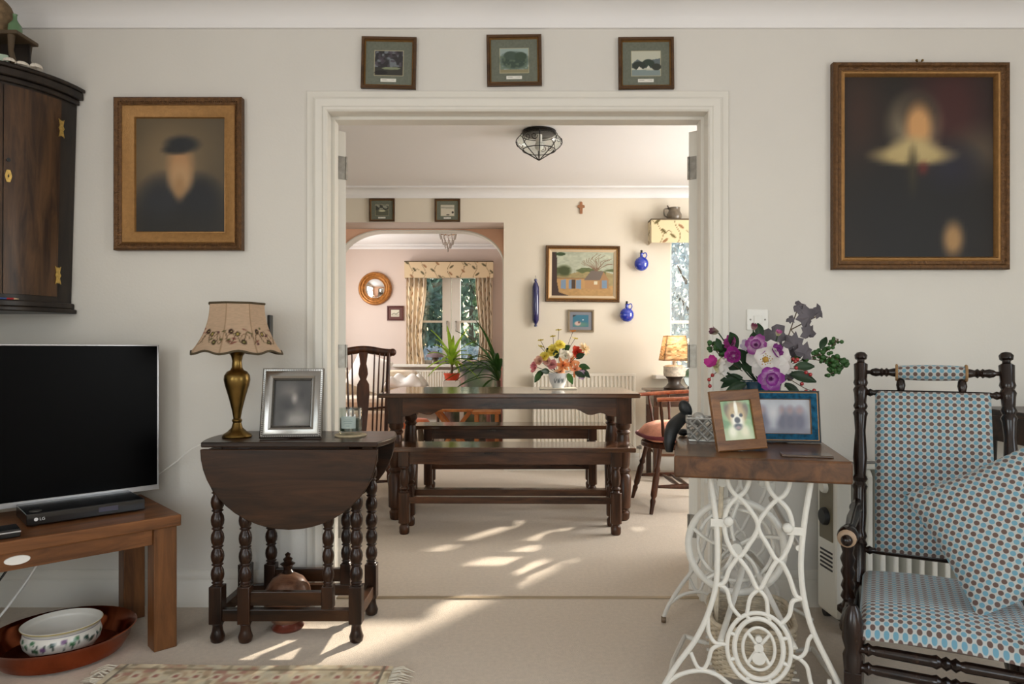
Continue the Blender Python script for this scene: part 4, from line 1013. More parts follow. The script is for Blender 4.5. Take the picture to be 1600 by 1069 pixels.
def flower(parent, c, axis, R, base, tip, n=5, rings=2, openness=.8, at=.45, wide=.75, name='flower', label=None, orig=Vector((0, 0, 0))):
    mb = MB(); petals(mb, Vector(c)-orig, axis, R, n, rings, openness, wide)
    def fn(cv):
        cv.c[:] = base; cv.mixin(np.clip((cv.v-at)*3.2, 0, 1), tip)
    o = mb.build(name, M['petal'], parent, colors=painted(mb, fn), smooth=180)
    if label: o['label'] = label
    return o
M['petal'] = colattr('petals', .6, transl=.3)
def leafmesh(mb, c, d, L, w, droop=.25, up=(0, 0, 1), fold=.15):
    c = Vector(c); d = Vector(d).normalized(); s = d.cross(Vector(up))
    if s.length < 1e-3: s = Vector((1, 0, 0))
    s.normalize(); n = s.cross(d)
    def fn(x, v):
        xx = (x-.5)*2; return c+d*(L*v)-Vector((0, 0, 1))*(droop*L*v*v)+s*(xx*w*.5*math.sin(PI*min(.97, .06+.94*v))**.8)+n*(fold*abs(xx)*w)
    mb.grid(fn, 4, 7)
def ivy(mb, c, axis, R, rot):
    u, w, a = frame_of(axis); c = Vector(c)
    rad = [(0, 1.0), (.35, .62), (.75, .85), (1.15, .55), (1.7, .75), (2.3, .5), (2.9, .32), (PI, .12)]
    pts = rad+[(-q, r) for q, r in reversed(rad[1:-1])]
    vs = [c+a*R*.12]+[c+(u*math.cos(q+rot)+w*math.sin(q+rot))*R*r-a*R*.12*r+a*random.uniform(-.08, .08)*R for q, r in pts]; n = len(pts)
    mb.add(vs, [(0, 1+i, 1+(i+1) % n) for i in range(n)])
def stemline(parent, a, b, r=.0022, sag=0.0, mat=None, name='stem'):
    a, b = Vector(a), Vector(b); m = a.lerp(b, .5)+Vector((0, 0, sag)); return MB().tube(catmull([a, m, b], 4), r, 5).build(name, mat or M['stem'], parent)

# ---- arrangement on the sewing table
FO = Vector((.835, 2.34, Z))
fa = thing('flower_arrangement', 'silk flowers of purple, white and grey leaves in a blue pot on the sewing table', 'flowers', FO)
MB().lathe([(.004, 0), (.05, 0), (.053, .01), (.06, .08), (.066, .17), (.07, .185), (.066, .187), (.058, .17), (.004, .165)], 28).build('pot', plain('teal_glaze', S(38, 74, 96), .12, coat=.7, var=.4, scale=25), fa, smooth=50)
MB().lathe([(.0665, .118), (.069, .12), (.0705, .15), (.0685, .152)], 28).build('pot_band', plain('pale_glaze', S(176, 176, 150), .2, coat=.4), fa, smooth=60)
for s in (-1, 1): MB().tube(catmull([(s*.062, -.02, .11), (s*.092, -.03, .14), (s*.094, -.035, .165), (s*.07, -.03, .172)], 5), .005, 7).build('handle', M['frameoak'], fa, smooth=60)
def F(px, py, dd=0.0): return W(px, py, 2.33+dd)-FO
top = Vector((0, 0, .17))
WH, PU, YL = (232, 228, 226), (128, 40, 128), (196, 170, 60)
camdir = lambda p: Vector((-.34, -.94, .05))
def fl(px, py, r, base, tip, ax, n=5, rings=2, op=.8, dd=-.06, at=.45, wide=.75, label=None):
    p = F(px, py, dd); R = r*2.3/FPX; flower(fa, p-Vector(ax).normalized()*R*.35, ax, R, base, tip, n, rings, op, at, wide, 'flower', label); stemline(fa, top, p-Vector(ax).normalized()*R*.4, .0025, -.01, M['dkgreen'])
fl(1200, 560, 34, (238, 236, 232), (226, 220, 216), (-.3, -1, .2), 7, 2, 1.0, -.1, label='large white open flower')
p = F(1196, 562, -.125); mb = MB().sphere(p, .010, 10, 7)
for k in range(22):
    a = k*2.4; rr = .006+.0011*k*.6; mb.sphere(p+Vector((math.cos(a)*rr, -.006, math.sin(a)*rr)), .002, 5, 4)
mb.build('flower_centre', plain('pollen_yellow', S(168, 130, 50), .7), fa)
fl(1227, 572, 16, (236, 232, 230), (224, 218, 214), (.2, -1, .1), 6, 2, .8, -.08, label='small white flower')
fl(1205, 592, 21, (206, 160, 206), (142, 50, 146), (-.1, -1, -.1), 6, 3, .75, -.12, label='deep purple flower')
fl(1181, 539, 18, (214, 176, 206), (146, 66, 140), (-.3, -.9, .3), 6, 3, .72, -.07, label='mauve purple flower')
fl(1143, 536, 17, (238, 232, 226), (168, 60, 140), (-.8, -.6, .3), 5, 2, .5, -.03, .3, label='white flower edged in pink')
fl(1146, 556, 18, (230, 220, 220), (150, 40, 130), (-.4, -.9, .1), 5, 2, .5, -.08, .25, label='pink purple bud flower')
fl(1124, 572, 24, (226, 226, 176), (236, 232, 226), (.75, -.6, -.15), 5, 2, .42, -.06, .3, .8, label='cream tulip-shaped flower with pink edge')
fl(1112, 566, 15, (190, 60, 150), (176, 40, 130), (-.5, -.7, .4), 4, 1, .5, -.06)
fl(1214, 548, 12, (150, 60, 150), (110, 30, 110), (.3, -.9, .3), 5, 2, .7, -.1)
fl(1216, 522, 9, (200, 200, 160), (180, 90, 150), (.2, -.3, .9), 4, 1, .3, -.05); fl(1178, 512, 10, (176, 140, 140), (120, 50, 80), (.2, -.2, 1), 4, 1, .3, -.02)
fl(1118, 518, 13, (150, 140, 120), (110, 60, 80), (-.9, -.2, .35), 3, 1, .3, 0)
fl(1165, 540, 10, (214, 208, 220), (190, 176, 200), (-.2, -.9, .3), 5, 1, .8, -.03)
for px, py, r, ax, rot, dd in [(1208, 520, 31, (-.1, -1, .25), 2.0, .03), (1247, 478, 18, (.1, -.9, .6), 2.6, .03), (1263, 496, 26, (.15, -1, .1), -.6, .02), (1281, 486, 17, (.4, -.9, 0), .4, .04), (1240, 540, 24, (-.1, -1, .1), -1.8, 0), (1256, 553, 22, (.2, -1, .1), -2.0, -.02), (1264, 522, 20, (.3, -.9, -.1), -1.4, .02), (1232, 556, 20, (0, -1, 0), 3.5, .03), (1234, 498, 10, (-.3, -.8, .3), 2.4, .02), (1230, 590, 16, (.1, -1, 0), -1.6, -.05)]:
    mb = MB(); ivy(mb, F(px, py, dd), ax, r*2.33/FPX, rot); mb.build('grey_leaf', M['greyleaf'], fa, solid=.0008)
stemline(fa, top, F(1232, 525, .03), .0025); stemline(fa, F(1232, 525, .03), F(1246, 484, .035), .002)
stemline(fa, F(1236, 515, .03), F(1275, 495, .035), .002); stemline(fa, F(1236, 515, .03), F(1260, 550, 0), .0018)
mb = MB()
for px, py, dx, dz, L in [(1140, 560, -.7, .9, .085), (1158, 575, -.8, .3, .09), (1168, 570, -.5, .9, .08), (1160, 592, -.9, .1, .075), (1178, 585, -.3, .4, .07), (1188, 530, -.2, 1, .07), (1150, 545, -.4, 1, .08), (1235, 585, .8, -.1, .08), (1240, 575, .9, .25, .07), (1226, 600, .6, -.4, .06), (1165, 600, -.5, -.1, .07), (1150, 590, -.7, -.3, .06), (1282, 545, .2, 1, .055), (1175, 540, .0, 1, .06), (1125, 545, -.3, .8, .05), (1212, 610, .3, -.5, .05)]:
    m2 = MB(); leafmesh(m2, F(px, py, random.uniform(-.06, .03)), (dx, random.uniform(-.5, .1), dz), L, L*.46, .2, (0, -1, .2)); m2.build('leaf', M['dkgreen'], fa, smooth=180)
def sprig(pts, mat, seed, kind):
    rr = random.Random(seed); mb = MB(); st = MB()
    P = catmull([F(*p) for p in pts], 5); st.tube(P, .0016, 5)
    for p in P[3:]:
        for k in range(3):
            d = Vector((rr.uniform(-1, 1), rr.uniform(-1, 1), rr.uniform(-.6, 1))).normalized(); c = p+d*.016
            st.tube([p, c], .0009, 4)
            if kind == 'leaf': mb.sphere(c, .0085*rr.uniform(.7, 1.15), 8, 5, (1, .55, .9))
            else: mb.sphere(c, .0055*rr.uniform(.8, 1.2), 8, 6)
    st.build('sprig_stem', M['stem'], fa); o = mb.build('sprig_foliage' if kind == 'leaf' else 'berry_cluster', mat, fa, smooth=180); o['kind'] = 'stuff'
sprig([(1220, 575), (1262, 560), (1290, 550), (1310, 530)], M['green'], 1, 'leaf'); sprig([(1262, 560), (1292, 566), (1305, 575), (1298, 584)], M['green'], 2, 'leaf'); sprig([(1280, 555), (1308, 562), (1322, 574)], M['green'], 3, 'leaf')
sprig([(1160, 580, -.02), (1125, 555, -.02), (1112, 538, 0)], M['green'], 4, 'leaf')
RED = plain('red_berries', S(150, 28, 30), .25, coat=.5)
for i, P in enumerate([[(1225, 560, -.05), (1240, 563, -.07), (1246, 560, -.07)], [(1225, 575, -.08), (1252, 578, -.1), (1268, 586, -.1)], [(1230, 590, -.08), (1256, 606, -.1), (1272, 612, -.1)], [(1130, 575, -.05), (1110, 590, -.06), (1108, 602, -.06)]]):
    rr = random.Random(i); C = catmull([F(*p) for p in P], 4); MB().tube(C, .0014, 5).build('berry_stem', M['stem'], fa)
    for p in C[3::2]: MB().sphere(p+Vector((rr.uniform(-.006, .006), -.004, rr.uniform(-.008, .006))), .0065, 9, 6).build('berry', RED, fa, smooth=180)

# ---- oil-filled radiator
OW = plain('heater_enamel', S(226, 224, 214), .4); OG = plain('heater_grey', S(112, 104, 84), .4)
orr = thing('oil_heater', 'white finned electric oil heater with a round dial, behind the rocking chair', 'heater', (1.178, 2.60, 0), math.radians(3))
mb = BX(0, .06, -.075, .075, .05, .62); mb.build('control_housing', OW, orr, bevel=.012)
BX(-.004, .004, -.05, .05, .33, .60).build('control_panel', OG, orr, bevel=.004)
for z, r in ((.53, .022), (.42, .034)):
    MB().turn((-.004, 0, z), (-.02, 0, z), [(0, r), (.7, r*.95), (1, r*.8)], 20).build('dial', M['blackmatte'] if z < .5 else OW, orr, smooth=40)
for k in range(5): BX(-.0025, .002, -.045, .045, .22+.016*k, .227+.016*k).build('vent_slot', M['black'], orr)
for k in range(9):
    x = .07+.05*k; o = MB().prism([(-.07, .08), (-.06, .06), (.06, .06), (.07, .08), (.07, .58), (.055, .605), (-.055, .605), (-.07, .58)], x, x+.022, 'x').build('fin', OW, orr, bevel=.006)
    MB().turn((x+.011, 0, .12), (x+.055, 0, .12), [(0, .02), (1, .02)], 10).build('fin_joint', OW, orr); MB().turn((x+.011, 0, .55), (x+.055, 0, .55), [(0, .02), (1, .02)], 10).build('fin_joint', OW, orr)
BX(-.002, .5, -.06, .06, .606, .622).build('top_grille', OW, orr, bevel=.004)
for k in range(5): BX(.05+.09*k, .11+.09*k, -.03, .03, .6225, .624).build('grille_slot', M['black'], orr)
for x in (.03, .42):
    BX(x, x+.05, -.12, .12, .03, .055).build('foot_bar', OG, orr, bevel=.006)
    for s in (-1, 1): MB().turn((x+.012, s*.1, .02), (x+.038, s*.1, .02), [(0, .018), (.15, .02), (.85, .02), (1, .018)], 14).build('castor', M['blackmatte'], orr)

# ---- spindle rocking chair
RA = math.radians(-28); RO = Vector((1.225, 1.985, 0))
rc = thing('rocking_chair', 'dark turned-spindle rocking chair with blue and brown spotted upholstery', 'chair', RO, RA)
EB = M['ebony']
def turned(p0, p1, beads, r, mat, name, par, n=14, ends=.6):
    """spindle with groups of rings at the given t positions"""
    prof = [(0, r*ends)]; ts = sorted(beads)
    N = 40
    for i in range(1, N):
        t = i/N; rad = r*(.82+.14*math.sin(PI*t))
        for b in ts:
            d = abs(t-b)
            if d < .035: rad = r*(1.18 if d < .012 else .72)
        prof.append((t, rad))
    prof.append((1, r*ends)); return MB().turn(p0, p1, prof, n).build(name, mat, par, smooth=50)
def bp(x, z): return Vector((x, .17+(z-.38)/(1.045-.38)*.20, z))
for s in (-1, 1):
    mb = MB(); a, b = bp(s*.21, .25), bp(s*.21, 1.045)
    prof = [(0, .017), (.1, .019), (.2, .02), (.21, .024), (.225, .018), (.24, .023), (.26, .018), (.33, .021), (.42, .02), (.435, .024), (.45, .017), (.465, .024), (.48, .018), (.55, .022), (.66, .0165), (.72, .02), (.735, .024), (.75, .0175), (.765, .023), (.78, .0185), (.82, .021), (.835, .024), (.85, .018), (.865, .0235), (.88, .0205), (.945, .0225), (.955, .012), (.965, .012), (.97, .019), (.985, .021), (.995, .015), (1, .004)]
    mb.turn(a, b, prof, 16).build('back_post', EB, rc, smooth=45)
def onback(x, z, o=0.0): p = bp(x, z); return p+Vector((0, -.958*o, .288*o*0))
turned(bp(-.2, .905), bp(.2, .905), [.06, .94], .012, EB, 'back_rail', rc); turned(bp(-.2, .40), bp(.2, .40), [.06, .94], .012, EB, 'back_rail', rc)
for s in (-1, 1):
    MB().turn(bp(s*.205, .975), bp(s*.085, .975), [(0, .007), (.2, .007), (.25, .012), (.35, .015), (.45, .012), (.5, .016), (.56, .01), (.62, .016), (.68, .011), (.8, .015), (1, .015)], 14).build('head_rail', EB, rc, smooth=45)
    MB().turn(bp(s*.088, .955), bp(s*.088, .91), [(0, .006), (.15, .012), (.5, .0145), (.85, .011), (1, .006)], 12).build('head_spindle', EB, rc, smooth=45)
def scaleuv(mb, su, sv): mb.uv = [(u*su, v*sv) for u, v in mb.uv]; return mb
a, b = bp(-.1, .975), bp(.1, .975)
mb = MB().grid(lambda u, v: a.lerp(b, u)+Vector((0, math.cos(2*PI*v), math.sin(2*PI*v)))*(.023+.004*math.sin(PI*u))*(0.9 if u in (0, 1) else 1), 16, 16); scaleuv(mb, .2, .145).build('head_roll', M['dots'], rc, smooth=180)
for x in (-.1, .1): MB().tube([bp(x, .975)+Vector((0, math.cos(q*PI/8), math.sin(q*PI/8)))*.025 for q in range(16)], .0045, 6, True).build('roll_braid', plain('gold_braid', S(150, 116, 76), .7, bump=.5, bscale=300), rc, smooth=60)
# upholstered back panel: front face, wrapped edges, thickness
def pad(fn_front, nu, nv, thick_dir, t, su, sv, name, par, mat):
    mb = MB()
    def fn(u, v):
        e = min(u, 1-u, v, 1-v); k = min(1, e/.06); return Vector(fn_front(u, v))+Vector(thick_dir)*(t*(k**.5))
    mb.grid(fn, nu, nv); scaleuv(mb, su, sv)
    o = mb.build(name, mat, par, smooth=180); return o
def backface(u, v):
    p = bp(-.165+.33*u, .395+.52*v); return p+Vector((0, -.002, 0))
pad(backface, 30, 40, (0, -.96, .28), .030, .33, .54, 'back_upholstery', rc, M['dots'])
mb = MB().grid(lambda u, v: bp(-.165+.33*u, .395+.52*v)+Vector((0, .004, 0)), 2, 2); scaleuv(mb, .33, .54).build('back_lining', plain('grey_webbing', S(120, 120, 118), .9), rc)
# seat
def seattop(u, v):
    x = -.20+.41*u; y = .15-.43*v; z = .325+.012*math.sin(PI*u)-.05*max(0, (v-.72)/.28)**2; return Vector((x, y-.02*max(0, (v-.8))*0, z))
pad(seattop, 40, 40, (0, 0, 1), .022, .41, .53, 'seat_upholstery', rc, M['dots'])
BX(-.19, .20, -.235, .15, .262, .30).build('seat_base', plain('taupe_lining', S(120, 104, 92), .9), rc, bevel=.01)
for s in (-1, 1):
    fx = s*.215
    # front legs, arm supports, arms
    MB().turn((fx, -.265, .06), (fx, -.265, .36), [(0, .02), (.1, .02), (.12, .026), (.18, .02), (.22, .026), (.3, .02), (.55, .026), (.6, .02), (.7, .028), (.85, .026), (.95, .018), (1, .01)], 14).build('front_leg', EB, rc, smooth=45)
    MB().turn((s*.235, -.04, .26), (s*.235, -.09, .50), [(0, .014), (.1, .02), (.16, .013), (.22, .021), (.3, .014), (.36, .02), (.45, .013), (.55, .02), (.62, .014), (.72, .021), (.8, .014), (.88, .019), (1, .015)], 14).build('arm_support', EB, rc, smooth=45)
    arm = MB().turn((s*.235, -.13, .505), tuple(bp(s*.215, .55)), [(0, .02), (.02, .027), (.06, .029), (.12, .026), (.16, .015), (.2, .02), (.26, .014), (.5, .018), (.72, .014), (.78, .02), (.84, .014), (1, .012)], 16)
    arm.build('arm', EB, rc, smooth=45)
    MB().turn((s*.235, -.1315, .505), (s*.235, -.137, .505), [(0, .026), (1, .02)], 16).build('worn_arm_end', plain('worn_bare_wood', S(158, 132, 106), .5), rc, smooth=45)
    MB().sphere((s*.235, -.142, .502), .0165, 12, 8).build('arm_knob', EB, rc, smooth=180)
    MB().turn((s*.225, -.25, .29), (s*.215, .15, .29), [(0, .016), (.03, .026), (.3, .026), (.32, .02), (.36, .024), (.9, .018), (1, .014)], 14).build('side_rail', EB, rc, smooth=45)
    MB().turn((s*.265, -.04, .27), (s*.20, -.04, .27), [(0, .008), (.2, .018), (.5, .02), (1, .015)], 12).build('side_knob', EB, rc, smooth=45)
    MB().turn((fx, .2, .06), (s*.21, .14, .27), [(0, .018), (.4, .024), (.6, .017), (1, .018)], 12).build('rear_leg', EB, rc, smooth=45)
    o = MB().tube(catmull([(fx, -.31, .055), (fx, -.2, .04), (fx, -.02, .03), (fx, .22, .05), (fx, .45, .11)], 5), .021, 8, flat=1.1).build('rocker', EB, rc, smooth=50)
    BX(fx-.022, fx+.022, -.287, -.243, .12, .185).build('leg_block', EB, rc, bevel=.003)
for z, y in ((.245, -.262), (.195, -.265)):
    turned((-.21, y, z), (.21, y, z), [.08, .46, .5, .54, .92], .0155, EB, 'front_stretcher', rc)
turned((-.21, .17, .16), (.21, .17, .16), [.1, .5, .9], .014, EB, 'rear_stretcher', rc)
# scatter cushion
PS = .355
def pillow(su, front):
    def fn(u, v):
        x, y = 2*u-1, 2*v-1; k = max(0, (1-abs(x)**2.6)*(1-abs(y)**2.6)); pin = 1-.07*(1-abs(x*y))*(abs(x)**4+abs(y)**4)*.9
        return Vector((x*PS/2*pin, (-1 if front else 1)*.062*k**.55, y*PS/2*pin))
    return fn
mt = Matrix.Rotation(RA-.12, 3, 'Z') @ Matrix.Rotation(math.radians(-22), 3, 'X') @ Matrix.Rotation(math.radians(-31), 3, 'Y')
cu = thing('scatter_cushion', 'square spotted scatter cushion standing on one corner in the rocking chair', 'cushion', W(1572, 826, 1.835), mt.to_euler())
for fr_ in (True, False):
    mb = MB().grid(pillow(1, fr_), 26, 26); scaleuv(mb, PS, PS).build('cushion_front' if fr_ else 'cushion_back', M['dots'], cu, smooth=180)
# ---- dark side table at the right edge
st = thing('side_table', 'dark wooden side table at the far right edge behind the rocking chair', 'table', (2.10, 2.56, 0))
BX(-.27, .27, -.2, .2, .80, .825).build('table_top', M['oakdark'], st, bevel=.004); BX(-.24, .24, -.17, .17, .70, .80).build('apron', M['oakdark'], st)
for sx in (-1, 1):
    for sy in (-1, 1): zturn(MB(), sx*.22, sy*.15, [(0, .016), (.03, .022), (.2, .018), (.35, .022), (.5, .017), (.7, .022), (.71, .022)]).build('leg', EB, st, smooth=45)
# ================================================================ DINING ROOM
def leafprint(base, vine, leaf, tw, th, seed=0, bg2=None):
    """vine and leaf print, repeating every tw x th metres; cv.u, cv.v in metres"""
    def fn(c):
        c.c[:] = base; u0, v0 = c.u.copy(), c.v.copy(); c.u = np.mod(u0, tw)/tw; c.v = np.mod(v0+np.floor(u0/tw)*th*.37, th)/th
        for x in (.25, .75):
            c.line([(x+.08*math.sin(t*2*PI), t) for t in np.linspace(0, 1, 9)], .018, vine)
        rr = random.Random(seed)
        for i in range(6):
            x = (.25, .75)[i % 2]+rr.uniform(-.16, .16); y = .08+.84*i/5; c.ell(x, y, .11, .042, leaf if i % 3 else (150, 110, 76), ang=rr.choice([.8, -.8, 2.2]), soft=.15)
        c.line([(.35, .3), (.5, .45), (.58, .38)], .02, leaf); c.line([(.1, .7), (.0, .82)], .02, leaf)
        c.u, c.v = u0, v0
    return fn
# ---- refectory table
dt = thing('dining_table', 'long dark oak refectory dining table with turned legs', 'table', (-.045, 4.515, 0), math.radians(-.6))
BX(-.795, .795, -.385, .385, .762, .79).build('table_top', M['diningtop'], dt, bevel=.005)
def apron(hw, z0, z1, y0, y1):
    p = [(-hw, z1), (-hw, z0-.035)]
    for t in np.linspace(0, 1, 9): p.append((-hw+.05+.2*t, z0-.03+.03*t+.012*math.sin(t*PI*2.5)))
    for t in np.linspace(1, 0, 9): p.append((hw-.05-.2*t, z0-.03+.03*t+.012*math.sin(t*PI*2.5)))
    p += [(hw, z0-.035), (hw, z1)]; return MB().prism(p, y0, y1, 'y')
for s in (-1, 1):
    apron(.66, .678, .762, s*.30-.014, s*.30+.014).build('apron', M['dining'], dt, bevel=.002); BX(s*.705-.014, s*.705+.014, -.26, .26, .66, .762).build('end_apron', M['dining'], dt)
    BX(s*.705-.02, s*.705+.02, -.255, .255, .09, .14).build('stretcher', M['dining'], dt, bevel=.002)
BX(-.685, .685, -.022, .022, .095, .14).build('stretcher', M['dining'], dt, bevel=.002)
tleg = [(0, .03), (.012, .04), (.05, .044), (.06, .034), (.075, .038), (.08, .048), (.27, .052), (.29, .038), (.31, .05), (.325, .036), (.345, .043), (.42, .046), (.5, .04), (.53, .036), (.545, .046), (.56, .036), (.575, .046), (.60, .046)]
lm = None
for sx in (-1, 1):
    for sy in (-1, 1):
        if lm is None:
            mb = MB(); zturn(mb, 0, 0, tleg, 12); mb.box(-.047, .047, -.047, .047, .60, .762); o = mb.build('leg', M['diningz'], dt, bevel=.002, smooth=40); lm = o
        else: o = lm.copy(); COL.objects.link(o)
        o.location = (sx*.705, sy*.27, 0)
# ---- benches
def bench(loc, label, rot):
    b = thing('bench', label, 'bench', loc, rot, 'oak benches at the dining table')
    BX(-.715, .715, -.135, .135, .472, .50).build('seat', M['diningtop'], b, bevel=.006)
    for s in (-1, 1):
        BX(-.59, .59, s*.09-.011, s*.09+.011, .40, .472).build('apron', M['dining'], b, bevel=.002); BX(-.575, .575, s*.105-.012, s*.105+.012, .178, .215).build('stretcher', M['dining'], b, bevel=.002)
        BX(s*.60-.011, s*.60+.011, -.085, .085, .178, .215).build('stretcher', M['dining'], b)
    lg = None
    for sx in (-1, 1):
        for sy in (-1, 1):
            if lg is None:
                mb = MB(); zturn(mb, 0, 0, [(0, .024), (.01, .029), (.04, .030), (.055, .021), (.065, .027)], 12); mb.prism([(-.031, -.02), (-.02, -.031), (.02, -.031), (.031, -.02), (.031, .02), (.02, .031), (-.02, .031), (-.031, .02)], .065, .24, 'z')
                zturn(mb, 0, 0, [(.24, .024), (.25, .018), (.262, .029), (.275, .018), (.29, .025), (.33, .027), (.37, .019), (.38, .026), (.39, .024)], 12); mb.box(-.03, .03, -.03, .03, .39, .472)
                o = mb.build('leg', M['diningz'], b, bevel=.0015, smooth=40); lg = o
            else: o = lg.copy(); COL.objects.link(o)
            o.location = (sx*.605, sy*.095, 0); o.rotation_euler = (0, 0, 0)
    return b
bench((-.04, 4.0, 0), 'dark oak bench on the near side of the dining table', math.radians(-.8))
bench((-.05, 5.13, 0), 'dark oak bench on the far side of the dining table', math.radians(.3))

# ---- flowers on the dining table
DO = Vector((.277, 4.62, .7905))
o = BX(-.125, .125, -.07, .07, 0, .008).build('table_mat', plain('pale_mat', S(216, 206, 186), .4), None, bevel=.002); o.location = DO; tag(o, 'pale rectangular mat under the flower bowl on the dining table', 'mat')
df = thing('flower_arrangement', 'mixed yellow, pink and orange flowers in a white bowl on the dining table', 'flowers', DO+Vector((0, 0, .0085)))
pf = dense([(.004, 0), (.038, 0), (.04, .008), (.055, .04), (.065, .085), (.07, .1), (.066, .1), (.004, .085)], 3)
mb = lathegrid(pf, 64)
def bowl2(c):
    c.c[:] = (226, 228, 228)
    for i in range(5):
        u0 = .72+.04*i-.04; c.ell(u0, .44+.03*(i % 2), .013, .05, (52, 66, 70), ang=.3, soft=.3)
    c.line([(.68, .42), (.74, .5), (.82, .44), (.86, .5)], .008, (60, 72, 76))
mb.build('bowl', M['glossprint'], df, colors=painted(mb, bowl2), smooth=60)
FO2 = DO+Vector((0, 0, .0085))
def G(px, py, dd=0.0): return W(px, py, 4.62+dd)-FO2
def gf(px, py, r, base, tip, ax, n=6, rings=2, op=.8, dd=-.03, at=.4, wide=.7):
    p = G(px, py, dd); R = r*4.6/FPX; flower(df, p-Vector(ax).normalized()*R*.3, ax, R, base, tip, n, rings, op, at, wide); stemline(df, (0, 0, .09), p, .002, 0, M['dkgreen'])
Yc, Yt = (232, 206, 60), (236, 222, 110)
gf(863, 547, 11, Yc, Yt, (-.2, -.9, .4), 9, 3, .9); gf(875, 538, 9, Yc, Yt, (.1, -.9, .5), 8, 3, .9); gf(850, 556, 9, Yc, Yt, (-.5, -.8, .5), 8, 2, .9)
gf(903, 550, 11, (206, 60, 40), (220, 80, 56), (.3, -.9, .3), 8, 3, .8); gf(915, 543, 12, (236, 206, 150), (236, 214, 176), (.6, -.6, .5), 9, 2, 1.0, wide=.35)
gf(836, 573, 11, (224, 170, 160), (226, 140, 150), (-.9, -.5, 0), 6, 3, .6); gf(843, 564, 10, (230, 196, 170), (226, 180, 160), (-.5, -.8, .3), 6, 3, .6); gf(862, 570, 10, (228, 186, 176), (222, 150, 156), (-.1, -1, .1), 6, 3, .6); gf(855, 565, 9, (232, 200, 184), (228, 180, 170), (-.2, -.9, .2), 6, 3, .6)
gf(884, 556, 11, (226, 222, 200), (236, 232, 220), (.1, -1, .3), 6, 2, .8); gf(880, 570, 15, (206, 120, 70), (214, 150, 96), (0, -1, .4), 6, 1, .7, wide=.35); gf(893, 565, 14, (196, 120, 76), (220, 160, 110), (.5, -.9, .3), 6, 1, .8, wide=.35); gf(900, 577, 14, (180, 100, 60), (206, 140, 90), (.7, -.8, 0), 6, 1, .8, wide=.35); gf(876, 580, 11, (200, 140, 100), (226, 190, 150), (-.2, -1, -.1), 5, 1, .8, wide=.4)
gf(908, 585, 9, (222, 216, 222), (170, 140, 170), (.4, -.9, -.2), 6, 2, .8)
for px, py in ((845, 533), (864, 527), (873, 517), (845, 543), (895, 519), (898, 530)):
    p = G(px, py, 0); mb = MB(); petals(mb, p, (random.uniform(-.3, .3), -.3, 1), .024, 6, 1, .8, .5)
    mb.build('small_flower', M['petal'], df, colors=painted(mb, lambda c: c.c.__setitem__(slice(None), (190, 170, 60) if px != 895 else (190, 120, 50))), smooth=180); stemline(df, G(868+(px-868)*.5, 560), p, .0018, .01)
for px, py, dx, dz in ((850, 580, -.9, -.5), (845, 582, -.6, -.8), (858, 582, -.5, .2), (905, 572, 1, -.1), (908, 578, .8, -.6), (870, 560, -.2, 1), (900, 560, .7, .5), (887, 584, .3, -.6), (862, 555, -.5, .8), (880, 549, .5, .6), (898, 582, .9, -.3)):
    mb = MB(); leafmesh(mb, G(px, py, random.uniform(-.05, .02)), (dx, -.35, dz), .075, .042, .15, (0, -1, .3)); mb.build('leaf', M['green'] if px % 2 else M['dkgreen'], df, smooth=180)

# ---- Windsor armchair by the left end of the table
def wleg(p0, p1, par, mat, r=.019):
    return MB().turn(p0, p1, [(0, r*.6), (.12, r*.7), (.2, r*.95), (.24, r*.65), (.28, r*1.05), (.55, r*1.1), (.62, r*.7), (.66, r*1.1), (.72, r*.7), (1, r*.8)], 12).build('leg', mat, par, smooth=45)
wc = thing('windsor_chair', 'dark Windsor armchair with pierced splat, left of the dining table', 'chair', (-1.05, 4.62, 0), math.radians(11))
WD = M['windsor']
seat = [(math.cos(q)*.235*(1-.12*max(0, math.sin(q))), math.sin(q)*.22) for q in np.linspace(0, 2*PI, 29)[:-1]]
MB().prism(seat, .40, .435, 'z').build('seat', WD, wc, bevel=.008, smooth=40)
MB().prism([(x*.9, y*.9) for x, y in seat], .436, .475, 'z').build('seat_cushion', plain('straw_cushion', S(186, 152, 96), .9, var=.12, scale=30), wc, bevel=.015, smooth=40)
for sx in (-1, 1):
    for sy in (-1, 1): wleg((sx*.225, sy*.215, 0), (sx*.15, sy*.14, .405), wc, WD)
    MB().turn((sx*.195, -.19, .16), (sx*.195, .19, .16), [(0, .008), (.5, .014), (1, .008)], 10).build('stretcher', WD, wc, smooth=45)
    # arms: flat, on raked supports
    P = catmull([(sx*.19, .225, .655), (sx*.24, .05, .65), (sx*.245, -.1, .645), (sx*.23, -.19, .64)], 5); MB().tube(P, [.02+.008*(i/len(P)) for i in range(len(P))], 10, flat=.5, up=(0, 0, 1)).build('arm', WD, wc, smooth=60)
    MB().turn((sx*.20, -.13, .43), (sx*.238, -.15, .645), [(0, .011), (.3, .018), (.5, .012), (.7, .018), (1, .01)], 10).build('arm_support', WD, wc, smooth=45); MB().turn((sx*.215, .0, .43), (sx*.24, .02, .648), [(0, .008), (.5, .012), (1, .008)], 10).build('arm_support', WD, wc, smooth=45)
    MB().turn((sx*.16, .19, .43), (sx*.18, .315, 1.04), [(0, .014), (.3, .016), (.9, .014), (1, .012)], 12).build('back_post', WD, wc, smooth=45)
MB().turn((-.195, 0, .16), (.195, 0, .16), [(0, .008), (.5, .014), (1, .008)], 10).build('stretcher', WD, wc, smooth=45)
def bk2(x, t): return Vector((x, .19+.125*t, .43+.61*t))
P = []
for i in range(25):
    x = -.2+.4*i/24; P.append(bk2(x, 1)+Vector((0, .01-.3*x*x, .012*math.cos(x*16)+.006)))
